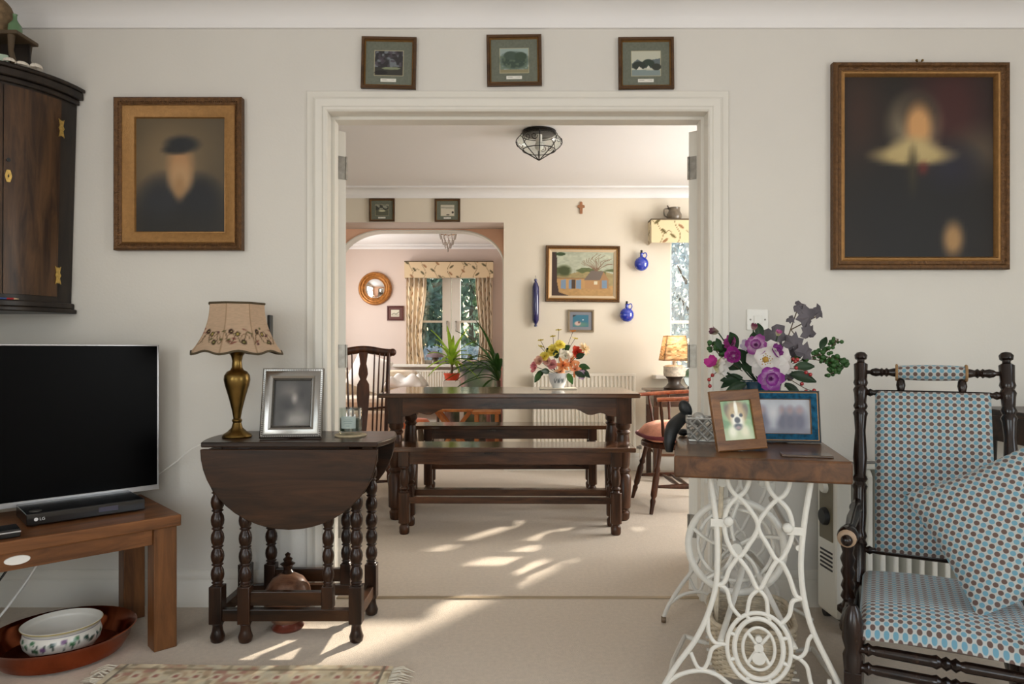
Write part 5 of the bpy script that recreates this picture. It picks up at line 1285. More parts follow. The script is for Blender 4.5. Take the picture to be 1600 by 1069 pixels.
MB().tube(P, .028, 8, flat=.42, up=(0, 1, .2)).build('crest_rail', WD, wc, smooth=60)
for s in (-1, 1): MB().sphere(Vector(P[0 if s < 0 else -1])+Vector((s*.008, 0, .004)), .027, 12, 8, (1, .6, 1)).build('crest_scroll', WD, wc, smooth=180)
for x in (-.15, -.115, -.08, .08, .115, .15): MB().turn(bk2(x*.8, 0), bk2(x, .98), [(0, .0055), (.5, .007), (1, .005)], 8).build('spindle', WD, wc, smooth=45)
sp = [(-.02, 0), (-.03, .2), (-.045, .5), (-.042, .62), (-.022, .68), (-.034, .74), (-.03, .8), (-.022, .86), (-.034, 1)]
sp = sp+[(-x, t) for x, t in reversed(sp)]
vs = [bk2(x, t) for x, t in sp]; n = len(vs); MB().add(vs+[v+Vector((0, .01, 0)) for v in vs], [tuple(range(n)), tuple(range(n, 2*n))]+[(i, (i+1) % n, (i+1) % n+n, i+n) for i in range(n)]).build('splat', WD, wc)
MB().tube([bk2(-.2, .36), bk2(0, .33)+Vector((0, .02, 0)), bk2(.2, .36)], .014, 8, flat=.6).build('back_bow', WD, wc, smooth=60)

# ---- captain's chair with cushion by the right end
cc = thing('captains_chair', 'low-backed Windsor captain chair with a pink cushion, right of the dining table', 'chair', (1.075, 4.64, 0), math.radians(-86))
MB().prism([(math.cos(q)*.24, math.sin(q)*.23) for q in np.linspace(0, 2*PI, 29)[:-1]], .405, .44, 'z').build('seat', WD, cc, bevel=.008, smooth=40)
for sx in (-1, 1):
    for sy in (-1, 1): wleg((sx*.25, sy*.235, 0), (sx*.16, sy*.15, .41), cc, WD, .02)
    MB().turn((sx*.215, -.2, .17), (sx*.215, .2, .17), [(0, .009), (.5, .018), (1, .009)], 10).build('stretcher', WD, cc, smooth=45)
for y in (-.03, .03): MB().turn((-.21, y, .17), (.21, y, .17), [(0, .008), (.5, .016), (1, .008)], 10).build('stretcher', WD, cc, smooth=45)
P = catmull([(-.26, -.2, .735), (-.285, 0, .745), (-.2, .2, .76), (0, .275, .77), (.2, .2, .76), (.285, 0, .745), (.26, -.2, .735)], 6)
MB().tube(P, .028, 8, flat=.5, up=(0, 0, 1)).build('arm_bow', M['pine'] if False else wood('red_elm', S(120, 58, 34), S(176, 98, 60), 'x', .25), cc, smooth=60)
for i in range(3, len(P), 4):
    p = Vector(P[i]); b = Vector((p.x*.74, p.y*.74, .435)); MB().turn(b, p, [(0, .007), (.3, .013), (.5, .009), (.7, .012), (1, .007)], 9).build('spindle', WD, cc, smooth=45)
ck = thing('seat_cushion', 'pink and orange seat cushion with dark red piping on the captain chair', 'cushion', (1.065, 4.64, .4415), math.radians(-86))
CUSH = plain('salmon_weave', S(226, 158, 130), .9, var=.12, scale=70, bump=.3, bscale=180)
def sqp(q, a): ca, sa = math.cos(q), math.sin(q); return (math.copysign(abs(ca)**.5*a, ca), math.copysign(abs(sa)**.5*a, sa))
mb = MB(); prof = [(.02, .135), (.5, .128), (.8, .1), (.98, .05), (.98, .03), (.85, .008), (.02, .002)]
vs = [(*sqp(2*PI*k/40, .225*r), z) for r, z in prof for k in range(40)]; mb.add(vs, [(i*40+k, i*40+(k+1) % 40, (i+1)*40+(k+1) % 40, (i+1)*40+k) for i in range(6) for k in range(40)]+[tuple(range(40)), tuple(range(240, 280))])
mb.build('cushion_body', CUSH, ck, smooth=60); MB().tube([(*sqp(2*PI*k/48, .228), .038) for k in range(48)], .013, 8, True).build('piping', plain('maroon_cord', S(112, 44, 50), .8), ck, smooth=60)

# ---- side table with lamp by the window
wt = thing('writing_table', 'small dark writing table by the dining room window', 'table', (1.47, 5.62, 0))
BX(-.41, .41, -.2, .2, .715, .735).build('table_top', M['dining'], wt, bevel=.003); BX(-.38, .38, -.17, .17, .60, .715).build('body', M['dining'], wt)
for x in (-.19, .19): d_ = BX(x-.17, x+.17, -.176, -.17, .615, .70).build('drawer', M['dining'], wt, bevel=.002); MB().sphere((x, -.184, .657), .012, 10, 7).build('knob', M['brass'], d_, smooth=180)
for sx in (-1, 1):
    for sy in (-1, 1): BX(sx*.36-.02, sx*.36+.02, sy*.15-.02, sy*.15+.02, 0, .60).build('leg', M['diningz'], wt, bevel=.002)
BX(-.34, .34, -.14, .14, .20, .222).build('lower_shelf', M['dining'], wt)
tl = thing('table_lamp', 'small lit lamp with a pictorial shade and pottery base by the window', 'lamp', (1.29, 5.60, .7355))
MB().lathe([(.004, 0), (.085, 0), (.09, .012), (.07, .025), (.05, .05), (.055, .08), (.075, .1), (.07, .1)], 24).build('pottery_foot', plain('dark_glaze', S(62, 52, 44), .3, var=.3, scale=30), tl, smooth=50)
MB().lathe([(.06, .098), (.085, .105), (.09, .13), (.088, .175), (.092, .185), (.07, .195), (.015, .2), (.015, .245), (.004, .246)], 28).build('pottery_body', plain('speckled_glaze', S(206, 196, 178), .25, var=.3, scale=45), tl, smooth=50)
def sqs(u, v): a = .108-.032*v; q = 2*PI*u+PI/4; ca, sa = math.cos(q), math.sin(q); m = max(abs(ca), abs(sa)); return (ca/m*a, sa/m*a, .232+.205*v)
mb = MB().grid(sqs, 96, 30)
def sh2(c):
    c.c[:] = (236, 206, 160); c.blot(20, (190, 130, 84), .5, 4, .8, (c.v < .6)*1.0); c.blot(30, (110, 96, 60), .62, 6, .8, (c.v < .7)*1.0); c.blot(26, (214, 170, 120), .55, 9, .7)
    for i in range(4): c.line([(i/4+.0, 0), (i/4, 1)], .008, (96, 66, 44))
    c.line([(0, .02), (1, .02)], .04, (120, 84, 56)); c.line([(0, .98), (1, .98)], .03, (120, 84, 56))
mb.build('lamp_shade', M['shadecloth'], tl, colors=painted(mb, sh2)); MB().sphere((0, 0, .31), .028, 12, 8).build('bulb', plain('lit_bulb', S(255, 230, 190), .5, emit=((1, .78, .5, 1), 6)), tl, smooth=180)
MB().turn((0, 0, .2), (0, 0, .29), [(0, .012), (1, .014)], 12).build('lamp_holder', M['brass'], tl)
ld = bpy.data.lights.new('lamp_bulb_light', 'POINT'); ld.energy = 1.6; ld.color = (1, .76, .5); ld.shadow_soft_size = .03; lo = bpy.data.objects.new('lamp_bulb_light', ld); COL.objects.link(lo); lo.location = (1.29, 5.60, .7355+.33)
r = thing('display_plate', 'dark green plate standing on edge beside the small lamp', 'plate', (1.47, 5.70, .7355), math.radians(10)); mb = MB().lathe([(.004, 0), (.05, 0), (.09, .012), (.088, .017), (.05, .006), (.004, .005)], 28); mb.v = [(x, -z, y+.09) for x, y, z in mb.v]; mb.build('plate', plain('bottle_green_glaze', S(44, 70, 44), .15, coat=.5), r, smooth=50); MB().bar((0, .0, .05), (0, .06, .0), .05, .004).build('plate_stand', M['blackmatte'], r)

# ---- radiators
def radiator(name, label, x0, x1, z0, z1, y):
    r = thing(name, label, 'radiator', ((x0+x1)/2, y, z0)); hw = (x1-x0)/2; H = z1-z0; n = int((x1-x0)/.033)
    P = [(-hw, -.055)]; w = 2*hw/n
    for i in range(n): P += [(-hw+w*(i+.12), -.055), (-hw+w*(i+.3), -.068), (-hw+w*(i+.7), -.068), (-hw+w*(i+.88), -.055)]
    P += [(hw, -.055), (hw, -.03), (-hw, -.03)]
    MB().prism(P, .02, H-.025, 'z').build('fluted_panel', M['rad'], r); BX(-hw, hw, -.068, -.02, H-.025, H).build('top_grille', M['rad'], r, bevel=.003); BX(-hw, hw, -.062, -.03, 0, .02).build('bottom_edge', M['rad'], r, bevel=.003)
    for s in (-1, 1): BX(s*hw*.7-.02, s*hw*.7+.02, -.03, 0, .1, H-.1).build('bracket', M['rad'], r)
    MB().turn((hw+.01, -.045, .04), (hw+.05, -.045, .04), [(0, .012), (.4, .012), (.45, .018), (1, .018)], 12).build('valve', M['steel'], r, smooth=40); MB().turn((hw+.04, -.045, -z0), (hw+.04, -.045, .04), [(0, .0075), (1, .0075)], 8).build('pipe', M['rad'], r)
radiator('radiator', 'white panel radiator on the dining room wall behind the table', .135, 1.03, .17, .853, YF-.02)
radiator('radiator', 'white panel radiator beneath the alcove window', -1.5, -.33, .25, .80, YX-.02)

# ---- pictures on the dining wall
k6 = 5.98/FPX
def cottage(c):
    c.c[:] = (176, 180, 158); c.noise(9, .06, 2); c.poly([(0, .46), (.3, .5), (.55, .6), (.8, .58), (1, .5), (1, 0), (0, 0)], (156, 140, 96)); c.blot(12, (84, 94, 52), .5, 3, .9, ((c.v > .46) & (c.v < .64))*1.0)
    c.poly([(0, 0), (1, 0), (1, .24), (0, .2)], (178, 140, 88)); c.noise(30, .06, 5); c.ell(.2, .57, .11, .12, (66, 74, 38), soft=.3)
    for k in range(15):
        rb = random.Random(k); a = -.1+PI*k/14*1.05+rb.uniform(-.2, .2); L = rb.uniform(.6, 1.05); c.line([(.72, .56), (.72+.1*math.cos(a), .66+.09*math.sin(a)), (.72+.2*L*math.cos(a+.25), .7+.16*L*math.sin(a+.15)), (.72+.27*L*math.cos(a-.15), .72+.24*L*math.sin(a))], .009, (126, 96, 74))
    c.poly([(.08, .16), (.54, .16), (.54, .4), (.08, .4)], (184, 144, 92)); c.line([(.08, .4), (.54, .4)], .02, (128, 96, 66))
    for x0, x1 in ((.15, .23), (.28, .32), (.40, .48)): c.poly([(x0, .17), (x1, .15), (x1, .37), (x0, .36)], (120, 142, 164))
    c.poly([(.32, .16), (.39, .16), (.39, .37), (.32, .37)], (74, 54, 36)); c.poly([(.54, .16), (.78, .15), (.78, .36), (.54, .36)], (176, 134, 88)); c.poly([(.52, .36), (.64, .58), (.84, .56), (.78, .36)], (112, 100, 90)); c.poly([(.78, .15), (.92, .18), (.92, .38), (.84, .56), (.78, .36)], (160, 122, 82)); c.poly([(.81, .17), (.9, .18), (.9, .36), (.81, .36)], (116, 138, 158)); c.poly([(.69, .26), (.74, .26), (.74, .33), (.69, .33)], (214, 206, 176))
    c.poly([(0, 0), (.3, 0), (.12, .08), (.09, .3), (.08, 1), (0, 1)], (62, 44, 36)); c.ell(.14, .95, .08, .04, (50, 70, 36))
q = W(910, 472, 5.98)
picture('landscape_painting', 'gilt framed painting of stone barns with blue doors on the dining wall', (q.x, YF-.004, q.z), 116*k6, 88*k6,
        [('frame', M['giltdark'], [(0, 0), (0, -.02), (.006, -.028), (.016, -.026), (.02, -.018)]), ('gilt_band', M['gilt'], [(.02, -.018), (.026, -.022), (.034, -.018)]), ('linen_slip', plain('linen', S(206, 184, 152), .8), [(.034, -.018), (.055, -.008)])], cottage, (110, 82), rot=(0, math.radians(.6), 0))
def sea(c):
    c.c[:] = (126, 128, 134); c.poly([(.14, .18), (.86, .18), (.86, .82), (.14, .82)], (54, 112, 134)); c.ell(.5, .3, .36, .12, (90, 132, 120), soft=.5); c.ell(.36, .36, .14, .12, (206, 176, 164), soft=.25); c.ell(.42, .42, .05, .06, (120, 90, 86)); c.ell(.6, .56, .04, .02, (230, 232, 230)); c.poly([(.14, .7), (.3, .82), (.14, .82)], (50, 54, 50))
    c.mixin(((c.u < .14) | (c.u > .86) | (c.v < .18) | (c.v > .82))*1.0, (128, 130, 138))
q = W(907.5, 519, 5.98)
picture('seascape_picture', 'small grey framed sea picture with pink shell, below the barn painting', (q.x, YF-.004, q.z), 41*k6, 35*k6, [('frame', plain('grey_gilt', S(140, 124, 100), .45, .3), [(0, 0), (0, -.014), (.012, -.016), (.02, -.006)])], sea, (50, 44), rot=(0, math.radians(.5), 0))
small_pic(596.5, 346, 40, 36, 5.98, YF, 3, 'small print of a boat on a lake above the arch, left one', 0, 'prints above the arch')
small_pic(699, 346.5, 40, 36, 5.98, YF, 4, 'small pale winter print above the arch, right one', 0, 'prints above the arch')
q = W(908, 334, 5.99)
MBc = MB().prism([(-.012, 0), (.012, 0), (.014, .05), (.032, .055), (.03, .075), (.012, .078), (.012, .1), (0, .108), (-.012, .1), (-.012, .078), (-.03, .075), (-.032, .055), (-.014, .05)], -.012, -.001, 'y')
o = MBc.build('wooden_cross', plain('terracotta_cross', S(158, 108, 72), .6, var=.25, scale=60), None, bevel=.002); o.location = (q.x, YF, q.z); tag(o, 'tiny carved brown cross high on the dining wall', 'cross')
# blue glass
q = W(837, 511, 5.95); r = thing('glass_rolling_pin', 'long dark blue glass rolling pin hanging on the dining wall', 'rolling pin', (q.x, YF-.034, q.z))
MB().lathe([(.004, 0), (.013, .002), (.014, .016), (.009, .024), (.018, .036), (.029, .06), (.031, .2), (.030, .35), (.018, .385), (.009, .395), (.014, .405), (.012, .42), (.004, .422)], 20).build('glass_body', M['darkblue'], r, smooth=50); MB().tube([(0, 0, .42), (0, .02, .44), (0, .03, .452)], .002, 5).build('cord', M['stem'], r)
def flask(px, py, rr, label):
    q = W(px, py+11, 5.93); r = thing('glass_flask', label, 'flask', (q.x, YF-.05, q.z), 0, 'cobalt glass flasks on the dining wall')
    mb = MB().sphere((0, 0, .062), .062, 22, 14, (1, .7, 1)); mb.build('glass_body', M['cobalt'], r, smooth=180)
    MB().lathe([(.02, .108), (.014, .125), (.012, .15), (.016, .156), (.012, .158)], 14).build('neck', M['cobalt'], r, smooth=50); MB().lathe([(.009, .155), (.010, .18), (.003, .182)], 10).build('stopper', M['blackmatte'], r, smooth=50)
    MB().tube(catmull([(.012, 0, .148), (.035, 0, .158), (.046, 0, .135), (.034, 0, .112)], 5), .005, 7).build('handle', M['cobalt'], r, smooth=60)
    MB().tube([(0, .035, .13), (0, .049, .17)], .002, 5).build('hook_wire', M['steel'], r)
flask(1003, 412, 11, 'cobalt blue glass flask with a handle, the upper one near the window'); flask(980, 492, 11, 'cobalt blue glass flask with a handle, the lower one below the barn painting corner')
# ---- pelmet and jug at the dining window
pm = thing('pelmet', 'cream leaf-patterned pelmet over the dining window', 'pelmet', (1.9, YF-.001, 1.975))
def pelmet(par, hw, H, D, fn, su):
    mb = MB().grid(lambda u, v: (-hw+2*hw*u, -D, H*v), int(hw*2*110), 28); mb.build('pelmet_front', M['cloth'], par, colors=painted(mb, fn, 2*hw, H))
    for s in (-1, 1):
        mb = MB().grid(lambda u, v, s=s: (s*hw, -D*(1-u), H*v), 14, 28); mb.build('pelmet_side', M['cloth'], par, colors=painted(mb, fn, D, H))
    BX(-hw-.001, hw+.001, -D-.002, 0, H, H+.012).build('pelmet_board', M['stem'], par)
pelmet(pm, .75, .195, .15, leafprint((222, 204, 164), (110, 92, 52), (100, 88, 48), .30, .24, 2), 1)
q = W(1054, 343, 5.9); r = thing('pottery_jug', 'small grey pottery jug with a curled handle on top of the pelmet', 'jug', (q.x, YF-.085, 1.975+.2075))
JG = plain('grey_brown_stoneware', S(104, 92, 76), .3, var=.35, scale=25, coat=.3)
MB().lathe([(.004, 0), (.055, 0), (.064, .02), (.062, .05), (.05, .075), (.05, .1), (.053, .104), (.046, .1), (.044, .08), (.004, .07)], 24).build('jug_body', JG, r, smooth=50); MB().tube(catmull([(-.05, 0, .02), (-.085, 0, .04), (-.085, 0, .09), (-.05, 0, .1), (-.06, 0, .125)], 5), .006, 7).build('handle', JG, r, smooth=60)
# ---- ceiling light
cl = thing('ceiling_light', 'black scrolled wire ceiling light with a glass bowl in the dining room', 'light', (.142, 4.42, CZ-.001))
BLK = plain('black_wrought_wire', S(26, 22, 20), .4, .5)
MB().lathe([(.004, -.001), (.11, -.001), (.112, -.012), (.10, -.022), (.004, -.022)], 32).build('ceiling_plate', BLK, cl, smooth=40)
def cg(t): return (.115+.035*math.sin(PI*min(1, t*1.7))-(.0 if t < .59 else .11*((t-.59)/.41)), -.02-.165*t)
for k in range(8):
    a = 2*PI*k/8; P = [(math.cos(a)*cg(t)[0], math.sin(a)*cg(t)[0], cg(t)[1]) for t in np.linspace(0, 1, 14)]; MB().tube(P, .003, 6).build('wire_rib', BLK, cl, smooth=60)
    for (t0, sg) in ((.3, 1), (.3, -1)) if k % 2 else ():
        P = []
        for j in range(15):
            q = j/14*2.6*PI; rad = .024*(1-j/17); da = sg*(.2-.0)+sg*rad*math.cos(q)/.14*1.0; t = t0+rad*math.sin(q)/.165; rr_ = cg(min(max(t, 0), 1))[0]; P.append((math.cos(a+.39+da*.9-sg*.02)*rr_, math.sin(a+.39+da*.9-sg*.02)*rr_, -.02-.165*t))
        MB().tube(P, .0022, 5).build('scroll', BLK, cl, smooth=60)
for t in (.02, .62, 1.0):
    R_ = cg(t)[0]; MB().tube([(math.cos(2*PI*k/36)*R_, math.sin(2*PI*k/36)*R_, cg(t)[1]) for k in range(36)], .003, 6, True).build('wire_ring', BLK, cl, smooth=60)
MB().lathe([(cg(t)[0]-.006, cg(t)[1]) for t in np.linspace(0, 1, 12)]+[(.003, -.188)], 32).build('glass_bowl', M['glass'], cl, smooth=60)
MB().turn((0, 0, -.02), (0, 0, -.07), [(0, .02), (1, .02)], 12).build('bulb_holder', M['white'], cl); MB().sphere((0, 0, -.095), .03, 12, 8).build('bulb', M['white'], cl, smooth=180)

# ================================================================ ALCOVE ROOM
k9 = 8.88/FPX
def strap(mb, base, az, L, w, rise, droop):
    d = Vector((math.cos(az), math.sin(az), 0)); s = Vector((-math.sin(az), math.cos(az), 0)); base = Vector(base)
    def fn(x, v):
        xx = (x-.5)*2; wd = w*.5*min(1, .35+v*2.2)*max(.02, 1-v**3); h = rise*v-droop*v*v
        return base+d*(L*v*(.45+.55*v))+Vector((0, 0, h))+s*(xx*wd)+Vector((0, 0, abs(xx)*w*.18))
    mb.grid(fn, 2, 9)
# window dressing
cp = thing('pelmet', 'cream leaf-patterned pelmet over the alcove window', 'pelmet', ((634+771-2*PX0)/2*k9, YX-.001, 1.985))
pelmet(cp, 137*k9/2, .205, .13, leafprint((214, 192, 156), (116, 96, 66), (92, 84, 58), .33, .26, 5), 1)
def curtain(px0, px1, label, seed, flip):
    x0, x1 = (px0-PX0)*k9, (px1-PX0)*k9; r = thing('curtain', label, 'curtain', ((x0+x1)/2, YX-.055, .86), 0, 'curtains at the alcove window'); hw = (x1-x0)/2
    def fn(u, v):
        w = 1-.25*math.exp(-((v-.35)/.35)**2)*(1 if True else 0); uu = u if flip else 1-u
        x = (-hw+2*hw*uu*w) if flip else (hw-2*hw*uu*w); return (x, .024*math.sin(u*4.2*2*PI)+.006*math.sin(v*7+u*3)-.03, 1.14*v)
    mb = MB().grid(fn, 96, 80); mb.build('drape', M['curtain'], r, colors=painted(mb, leafprint((218, 202, 178), (128, 108, 80), (98, 86, 62), .27, .36, seed), .55, 1.14), smooth=180)
    MB().tube([(-hw, -.03, 1.135), (hw, -.03, 1.135)], .006, 6).build('curtain_tape', M['stem'], r)
curtain(636, 668, 'cream leaf-patterned curtain at the left of the alcove window', 3, True); curtain(743, 770, 'cream leaf-patterned curtain at the right of the alcove window', 4, False)
# convex mirror and small picture
q = W(586, 451, 8.88); r = thing('round_mirror', 'round gilt framed convex mirror on the alcove wall', 'mirror', (q.x, YX-.001, q.z))
def lath_y(prof, n=40): mb = MB().lathe(prof, n); mb.v = [(x, -z, y) for x, y, z in mb.v]; return mb
lath_y([(.138, 0), (.216, .0), (.218, .02), (.205, .045), (.19, .05), (.175, .036), (.162, .04), (.15, .03), (.14, .02)]).build('frame', plain('gilt_gesso', S(166, 108, 48), .4, .4, var=.35, scale=30), r, smooth=40)
lath_y([(.142, .018), (.12, .03), (.08, .042), (.04, .048), (.003, .05)]).build('mirror_glass', plain('mirror', S(230, 230, 230), .02, 1.0), r, smooth=180)
q = W(617.5, 501, 8.88)
def sketch(c):
    c.c[:] = (92, 52, 46); c.poly([(.2, .22), (.8, .22), (.8, .78), (.2, .78)], (206, 200, 180)); c.line([(.25, .4), (.4, .5), (.55, .42), (.75, .6)], .05, (90, 84, 70)); c.line([(.25, .33), (.75, .35)], .04, (120, 112, 96))
picture('framed_print', 'small maroon framed sketch beneath the round mirror', (q.x, YX-.003, q.z), 26*k9, 23*k9, [('frame', plain('maroon_frame', S(84, 44, 40), .4), [(0, 0), (0, -.014), (.012, -.016), (.02, -.006)])], sketch, (40, 36))
# crystal chandelier
ch = thing('chandelier', 'small crystal drop chandelier hanging in the alcove room', 'light', (W(700, 363, 7.75).x, 7.75, 2.419))
CR = plain('crystal', S(196, 190, 182), .08, .35, coat=1.0, spec=.9); MB().lathe([(.004, 0), (.035, 0), (.03, -.012), (.006, -.02), (.006, -.035), (.003, -.036)], 16).build('ceiling_rose', M['gilt'], ch, smooth=50)
MB().tube([(math.cos(2*PI*k/24)*.095, math.sin(2*PI*k/24)*.095, -.04) for k in range(24)], .005, 6, True).build('crown_ring', M['gilt'], ch, smooth=60)
for k in range(6): MB().tube([(0, 0, -.03), (math.cos(k*PI/3)*.095, math.sin(k*PI/3)*.095, -.04)], .003, 5).build('crown_arm', M['gilt'], ch)
for tier, (R_, z_, n_, m_) in enumerate(((.095, -.04, 12, 4), (.07, -.1, 9, 4), (.045, -.14, 7, 4), (.012, -.18, 3, 4))):
    mb = MB()
    for k in range(n_):
        a = 2*PI*k/n_
        for j in range(m_): mb.sphere((math.cos(a)*(R_-.004*j), math.sin(a)*(R_-.004*j), z_-.012-.016*j), .0072, 6, 4, (1, 1, 1.25))
    o = mb.build('crystal_drops', CR, ch); o['kind'] = 'stuff'
# window-sill ornaments
def sill(px, label, kind):
    x = (px-PX0)*8.82/FPX; r = thing('mushroom_ornament' if kind else 'small_vase', label, 'ornament', (x, YX-.06, .8755))
    if kind: MB().lathe([(.004, 0), (.05, 0), (.055, .03), (.035, .06), (.03, .09)], 16).build('stalk', JG, r, smooth=50); MB().lathe([(.03, .085), (.115, .09), (.11, .115), (.07, .15), (.02, .17), (.003, .172)], 20).build('cap', plain('grey_violet_stone', S(120, 104, 108), .6, var=.2, scale=30), r, smooth=50)
    else: MB().lathe([(.004, 0), (.04, 0), (.05, .04), (.03, .09), (.022, .12), (.03, .13), (.02, .128)], 16).build('vase', plain('dark_stone', S(74, 70, 72), .5, var=.2, scale=30), r, smooth=50)
sill(679, 'grey mushroom-shaped ornament at the left of the alcove window sill', True); sill(701, 'small dark vase on the alcove window sill', False); sill(734, 'small dark vase at the right end of the alcove window sill', False)
# dracaena on pedestal
x = (706-PX0)*7.6/FPX; pd = thing('plant_stand', 'white square plant stand in the alcove room', 'stand', (x, 7.6, 0))
BX(-.14, .14, -.14, .14, .60, .635).build('top', M['white'], pd, bevel=.004)
for sx in (-1, 1):
    for sy in (-1, 1): BX(sx*.11-.015, sx*.11+.015, sy*.11-.015, sy*.11+.015, 0, .60).build('leg', M['white'], pd, bevel=.002)
BX(-.095, .095, -.095, .095, .635, .72).build('planter_block', M['white'], pd, bevel=.008)
pl = thing('potted_dracaena', 'lime green strap-leaved plant in an orange red pot before the alcove window', 'plant', (x, 7.6, .7205))
MB().lathe([(.004, 0), (.07, 0), (.085, .06), (.09, .062), (.092, .078), (.084, .078), (.004, .07)], 24).build('pot', plain('orange_pot', S(206, 72, 36), .5), pl, smooth=40); MB().turn((0, 0, .06), (.0, 0, .2), [(0, .016), (1, .012)], 10).build('stem', M['stem'], pl)
for i in range(20):
    mb = MB(); az = i*2.4+.3; up = i/20; strap(mb, (0, 0, .15+.05*up), az, .22+.1*(1-up), .055, .22+.26*up, .34*(1-up)+.03); mb.build('leaf', M['lime'], pl, smooth=180)
x = (779-PX0)*7.1/FPX; yp = thing('potted_yucca', 'tall dark arching strap-leaved plant beside the arch', 'plant', (x, 7.1, 0))
MB().lathe([(.004, 0), (.12, 0), (.15, .24), (.16, .26), (.14, .26), (.004, .22)], 24).build('pot', plain('clay_pot', S(150, 88, 60), .7), yp, smooth=40); MB().turn((0, 0, .2), (.0, 0, .74), [(0, .03), (1, .022)], 10).build('stem', M['stem'], yp)
for i in range(20):
    mb = MB(); az = 3.5+(i-9.5)*.15; up = (i*7 % 20)/20; strap(mb, (0, 0, .70+.06*up), az, .40+.2*(1-up), .045, (.62+.2*up if i % 2 else .3+.5*up), (.62 if i % 2 else .12+.4*(1-up))); mb.build('leaf', M['green'], yp, smooth=180)
# cream sofa with pillows and throw
FLO = plain('cream_linen', S(222, 208, 188), .9, var=.08, scale=12); sx0 = -1.72
sf = thing('sofa', 'cream linen sofa at the left of the alcove room', 'sofa', (sx0, 7.75, 0), math.radians(0))
BX(-.62, .55, -.38, .38, .10, .40).build('base', FLO, sf, bevel=.03); BX(-.62, .50, -.36, .24, .40, .54).build('seat_cushion', FLO, sf, bevel=.05); BX(-.62, .55, .22, .42, .35, .82).build('backrest', FLO, sf, bevel=.06); BX(.42, .60, -.38, .38, .3, .64).build('armrest', FLO, sf, bevel=.06)
for sx in (-.55, .5):
    for sy in (-.3, .3): MB().turn((sx, sy, 0), (sx, sy, .11), [(0, .018), (1, .026)], 10).build('foot', M['stem'], sf)
def cush(loc, rot, size, mat, label, nm='scatter_cushion'):
    r = thing(nm, label, 'cushion', loc, rot)
    for f_ in (1, -1):
        MB().grid(lambda u, v, f_=f_: ((2*u-1)*size/2, f_*.07*max(0, (1-abs(2*u-1)**2.6)*(1-abs(2*v-1)**2.6))**.55, (2*v-1)*size/2), 16, 16).build('cushion_front' if f_ < 0 else 'cushion_back', mat, r, smooth=180)
WHT = plain('white_cotton', S(236, 232, 226), .9)
cush((sx0+.02, 7.86, .80), (math.radians(-24), math.radians(20), 0), .42, WHT, 'plump white cushion on the cream sofa'); cush((sx0-.50, 7.84, .80), (math.radians(-24), math.radians(-12), 0), .42, plain('beige_cotton', S(196, 172, 146), .9), 'beige cushion on the cream sofa, at its left')
tb = thing('throw_blanket', 'crumpled white throw heaped over the arm of the sofa', 'blanket', (sx0+.48, 7.62, .642))
def thr(u, v): x = (u-.5)*.42; y = (v-.5)*.5; e = min(u, 1-u, v, 1-v); h = .10*min(1, e*5)**.5*(1+.5*math.sin(9*u+4*v)*math.cos(7*v-3*u)); return (x+.01*math.sin(14*v), y, .004+max(0, h))
MB().grid(thr, 40, 40).build('blanket_folds', WHT, tb, smooth=180, solid=.006)
# floral armchair
def floral(c):
    c.c[:] = (62, 66, 60); rr = random.Random(8)
    for i in range(34):
        u0, v0 = rr.random(), rr.random(); c.ell(u0, v0, .085, .085, (206, 178, 166), soft=.2); c.ell(u0+.02, v0+.01, .04, .04, (190, 128, 120), soft=.4)
    for i in range(40): c.ell(rr.random(), rr.random(), .05, .02, (96, 110, 80), ang=rr.random()*3, soft=.3)
fc = thing('floral_armchair', 'dark floral rose-patterned armchair at the right of the alcove room', 'armchair', (-.50, 8.12, 0), math.radians(-14))
def fbox(name, x0, x1, y0, y1, z0, z1, res=26):
    mb = MB(); c0 = Vector(((x0+x1)/2, (y0+y1)/2, (z0+z1)/2)); h = Vector(((x1-x0)/2, (y1-y0)/2, (z1-z0)/2))
    def fn(u, v):
        a = 2*PI*u; b = PI*(v-.5); ca, sa, cb, sb = math.cos(a), math.sin(a), math.cos(b), math.sin(b); f = lambda t: math.copysign(abs(t)**.35, t)
        return (c0.x+h.x*f(ca)*abs(cb)**.35, c0.y+h.y*f(sa)*abs(cb)**.35, c0.z+h.z*f(sb))
    mb.grid(fn, 56, 32); return mb.build(name, M['cloth'], fc, colors=painted(mb, floral), smooth=180)
fbox('seat', -.3, .3, -.33, .3, .1, .46); fbox('backrest', -.3, .3, .16, .36, .35, .93); fbox('armrest', -.38, -.26, -.33, .3, .1, .62); fbox('armrest', .26, .38, -.33, .3, .1, .62)
for sx in (-.28, .28):
    for sy in (-.25, .25): MB().turn((sx, sy, 0), (sx, sy, .13), [(0, .018), (1, .024)], 10).build('foot', M['stem'], fc)
# pine stools and a low orange footstool seen under the table
ps = thing('folding_stool', 'orange pine folding stool with crossed legs in the alcove room', 'stool', (-.64, 6.95, 0))
for s in (-1, 1):
    MB().bar((-.17, s*.13, .0), (.17, s*.13, .44), .03, .04).build('leg', M['pine'], ps, bevel=.003); MB().bar((.17, s*.10, .0), (-.17, s*.10, .44), .03, .04).build('leg', M['pine'], ps, bevel=.003)
BX(-.2, .2, -.16, .16, .44, .465).build('seat', M['pine'], ps, bevel=.005)
p2 = thing('pine_stool', 'orange pine four-legged stool near the right side of the arch', 'stool', (-.30, 6.78, 0))
for sx in (-1, 1):
    for sy in (-1, 1): BX(sx*.1-.018, sx*.1+.018, sy*.1-.018, sy*.1+.018, 0, .43).build('leg', M['pine'], p2, bevel=.003)
BX(-.14, .14, -.14, .14, .43, .455).build('seat', M['pine'], p2, bevel=.005); BX(-.1, .1, -.01, .01, .18, .21).build('stretcher', M['pine'], p2)
fs = thing('footstool', 'low round footstool with an orange padded top in the alcove room', 'footstool', (-1.02, 6.75, 0))
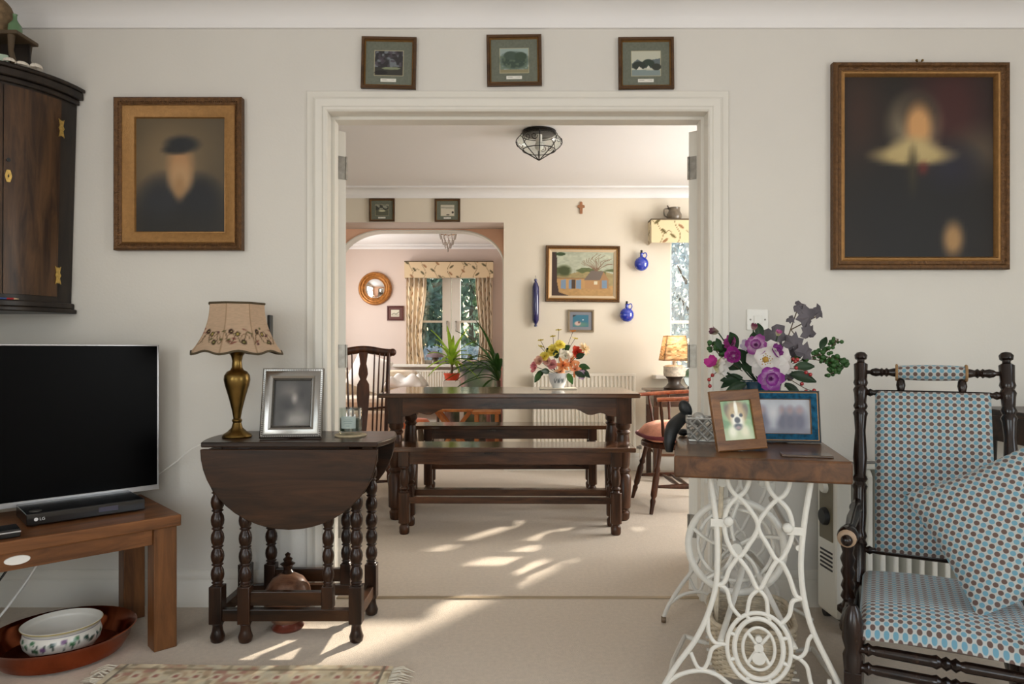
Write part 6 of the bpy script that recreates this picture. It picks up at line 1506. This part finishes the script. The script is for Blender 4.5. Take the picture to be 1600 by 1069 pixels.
MB().lathe([(.004, .29), (.14, .29), (.155, .31), (.155, .35), (.13, .375), (.004, .385)], 24).build('padded_top', plain('orange_velvet', S(206, 104, 52), .85, sheen=.3), fs, smooth=60)
for k in range(4): MB().turn((math.cos(k*PI/2+.78)*.12, math.sin(k*PI/2+.78)*.12, 0), (math.cos(k*PI/2+.78)*.09, math.sin(k*PI/2+.78)*.09, .295), [(0, .012), (.5, .018), (1, .015)], 10).build('leg', M['stem'], fs, smooth=45)
rg = MB().grid(lambda u, v: (-.46+.92*u, -.39+.78*v, .01), 80, 70)
def rugr(c): c.c[:] = (168, 96, 82); c.blot(14, (206, 160, 130), .55, 3, .8); c.blot(22, (120, 60, 60), .6, 6, .8); c.line([(.03, .03), (.97, .03), (.97, .97), (.03, .97), (.03, .03)], .03, (206, 180, 150))
o = rg.build('red_rug', M['cloth'], None, colors=painted(rg, rugr), solid=.012); o.location = (-1.72, 6.92, 0); tag(o, 'red patterned rug in front of the sofa in the alcove room', 'rug')
# ================================================================ small fittings belong to the part that carries them
def centre(o):
    c = Vector((0, 0, 0))
    for b in o.bound_box: c += Vector(b)/8
    return o.matrix_basis @ c
def base(n): return n.rsplit('.', 1)[0] if n[-3:].isdigit() else n
def fit(root_base, pairs):
    for root in [o for o in bpy.data.objects if o.parent is None and base(o.name) == root_base]:
        kids = [o for o in bpy.data.objects if o.parent == root]
        for child, carrier in pairs:
            cand = [k for k in kids if base(k.name) == carrier]
            if not cand: continue
            for k in kids:
                if base(k.name) == child:
                    p = min(cand, key=lambda q: (centre(q)-centre(k)).length); k.parent = p; k.matrix_parent_inverse = p.matrix_basis.inverted()
fit('corner_cupboard', [('butterfly_hinge', 'door'), ('keyhole_plate', 'door'), ('keyhole', 'door'), ('knob_hole', 'door')])
fit('table_lamp', [('shade_braid', 'lamp_shade'), ('shade_wire', 'lamp_shade'), ('shade_clip', 'lamp_shade')])
fit('disc_player', [('lettering', 'front_panel'), ('maker_roundel', 'front_panel'), ('display', 'front_panel'), ('foot', 'case'), ('top_badge', 'case')])
fit('rocking_chair', [('roll_braid', 'head_roll'), ('worn_arm_end', 'arm'), ('arm_knob', 'arm')])
fit('oil_heater', [('dial', 'control_panel'), ('vent_slot', 'control_housing'), ('grille_slot', 'top_grille'), ('castor', 'foot_bar'), ('fin_joint', 'fin')])
fit('light_switch', [('rocker', 'plate'), ('screw', 'plate')])
fit('set_top_box', [('silver_strip', 'case'), ('indicator', 'case')])
fit('tv_stand', [('oval_plate', 'rail')])
fit('sewing_table', [('caster', 'iron_end_frame'), ('treadle_pivot', 'treadle_plate')])
fit('flower_arrangement', [('handle', 'pot'), ('pot_band', 'pot')])
fit('photo_frame', [('beading', 'frame')]); fit('portrait_painting', [('beading', 'outer_moulding')])
fit('windsor_chair', [('crest_scroll', 'crest_rail')])
fit('door_1', [('hinge', 'leaf'), ('panel', 'leaf')]); fit('door_2', [('hinge', 'leaf'), ('panel', 'leaf')])
for w_ in ('window_1', 'window_2', 'window_3'): fit(w_, [('window_catch', 'stile')])
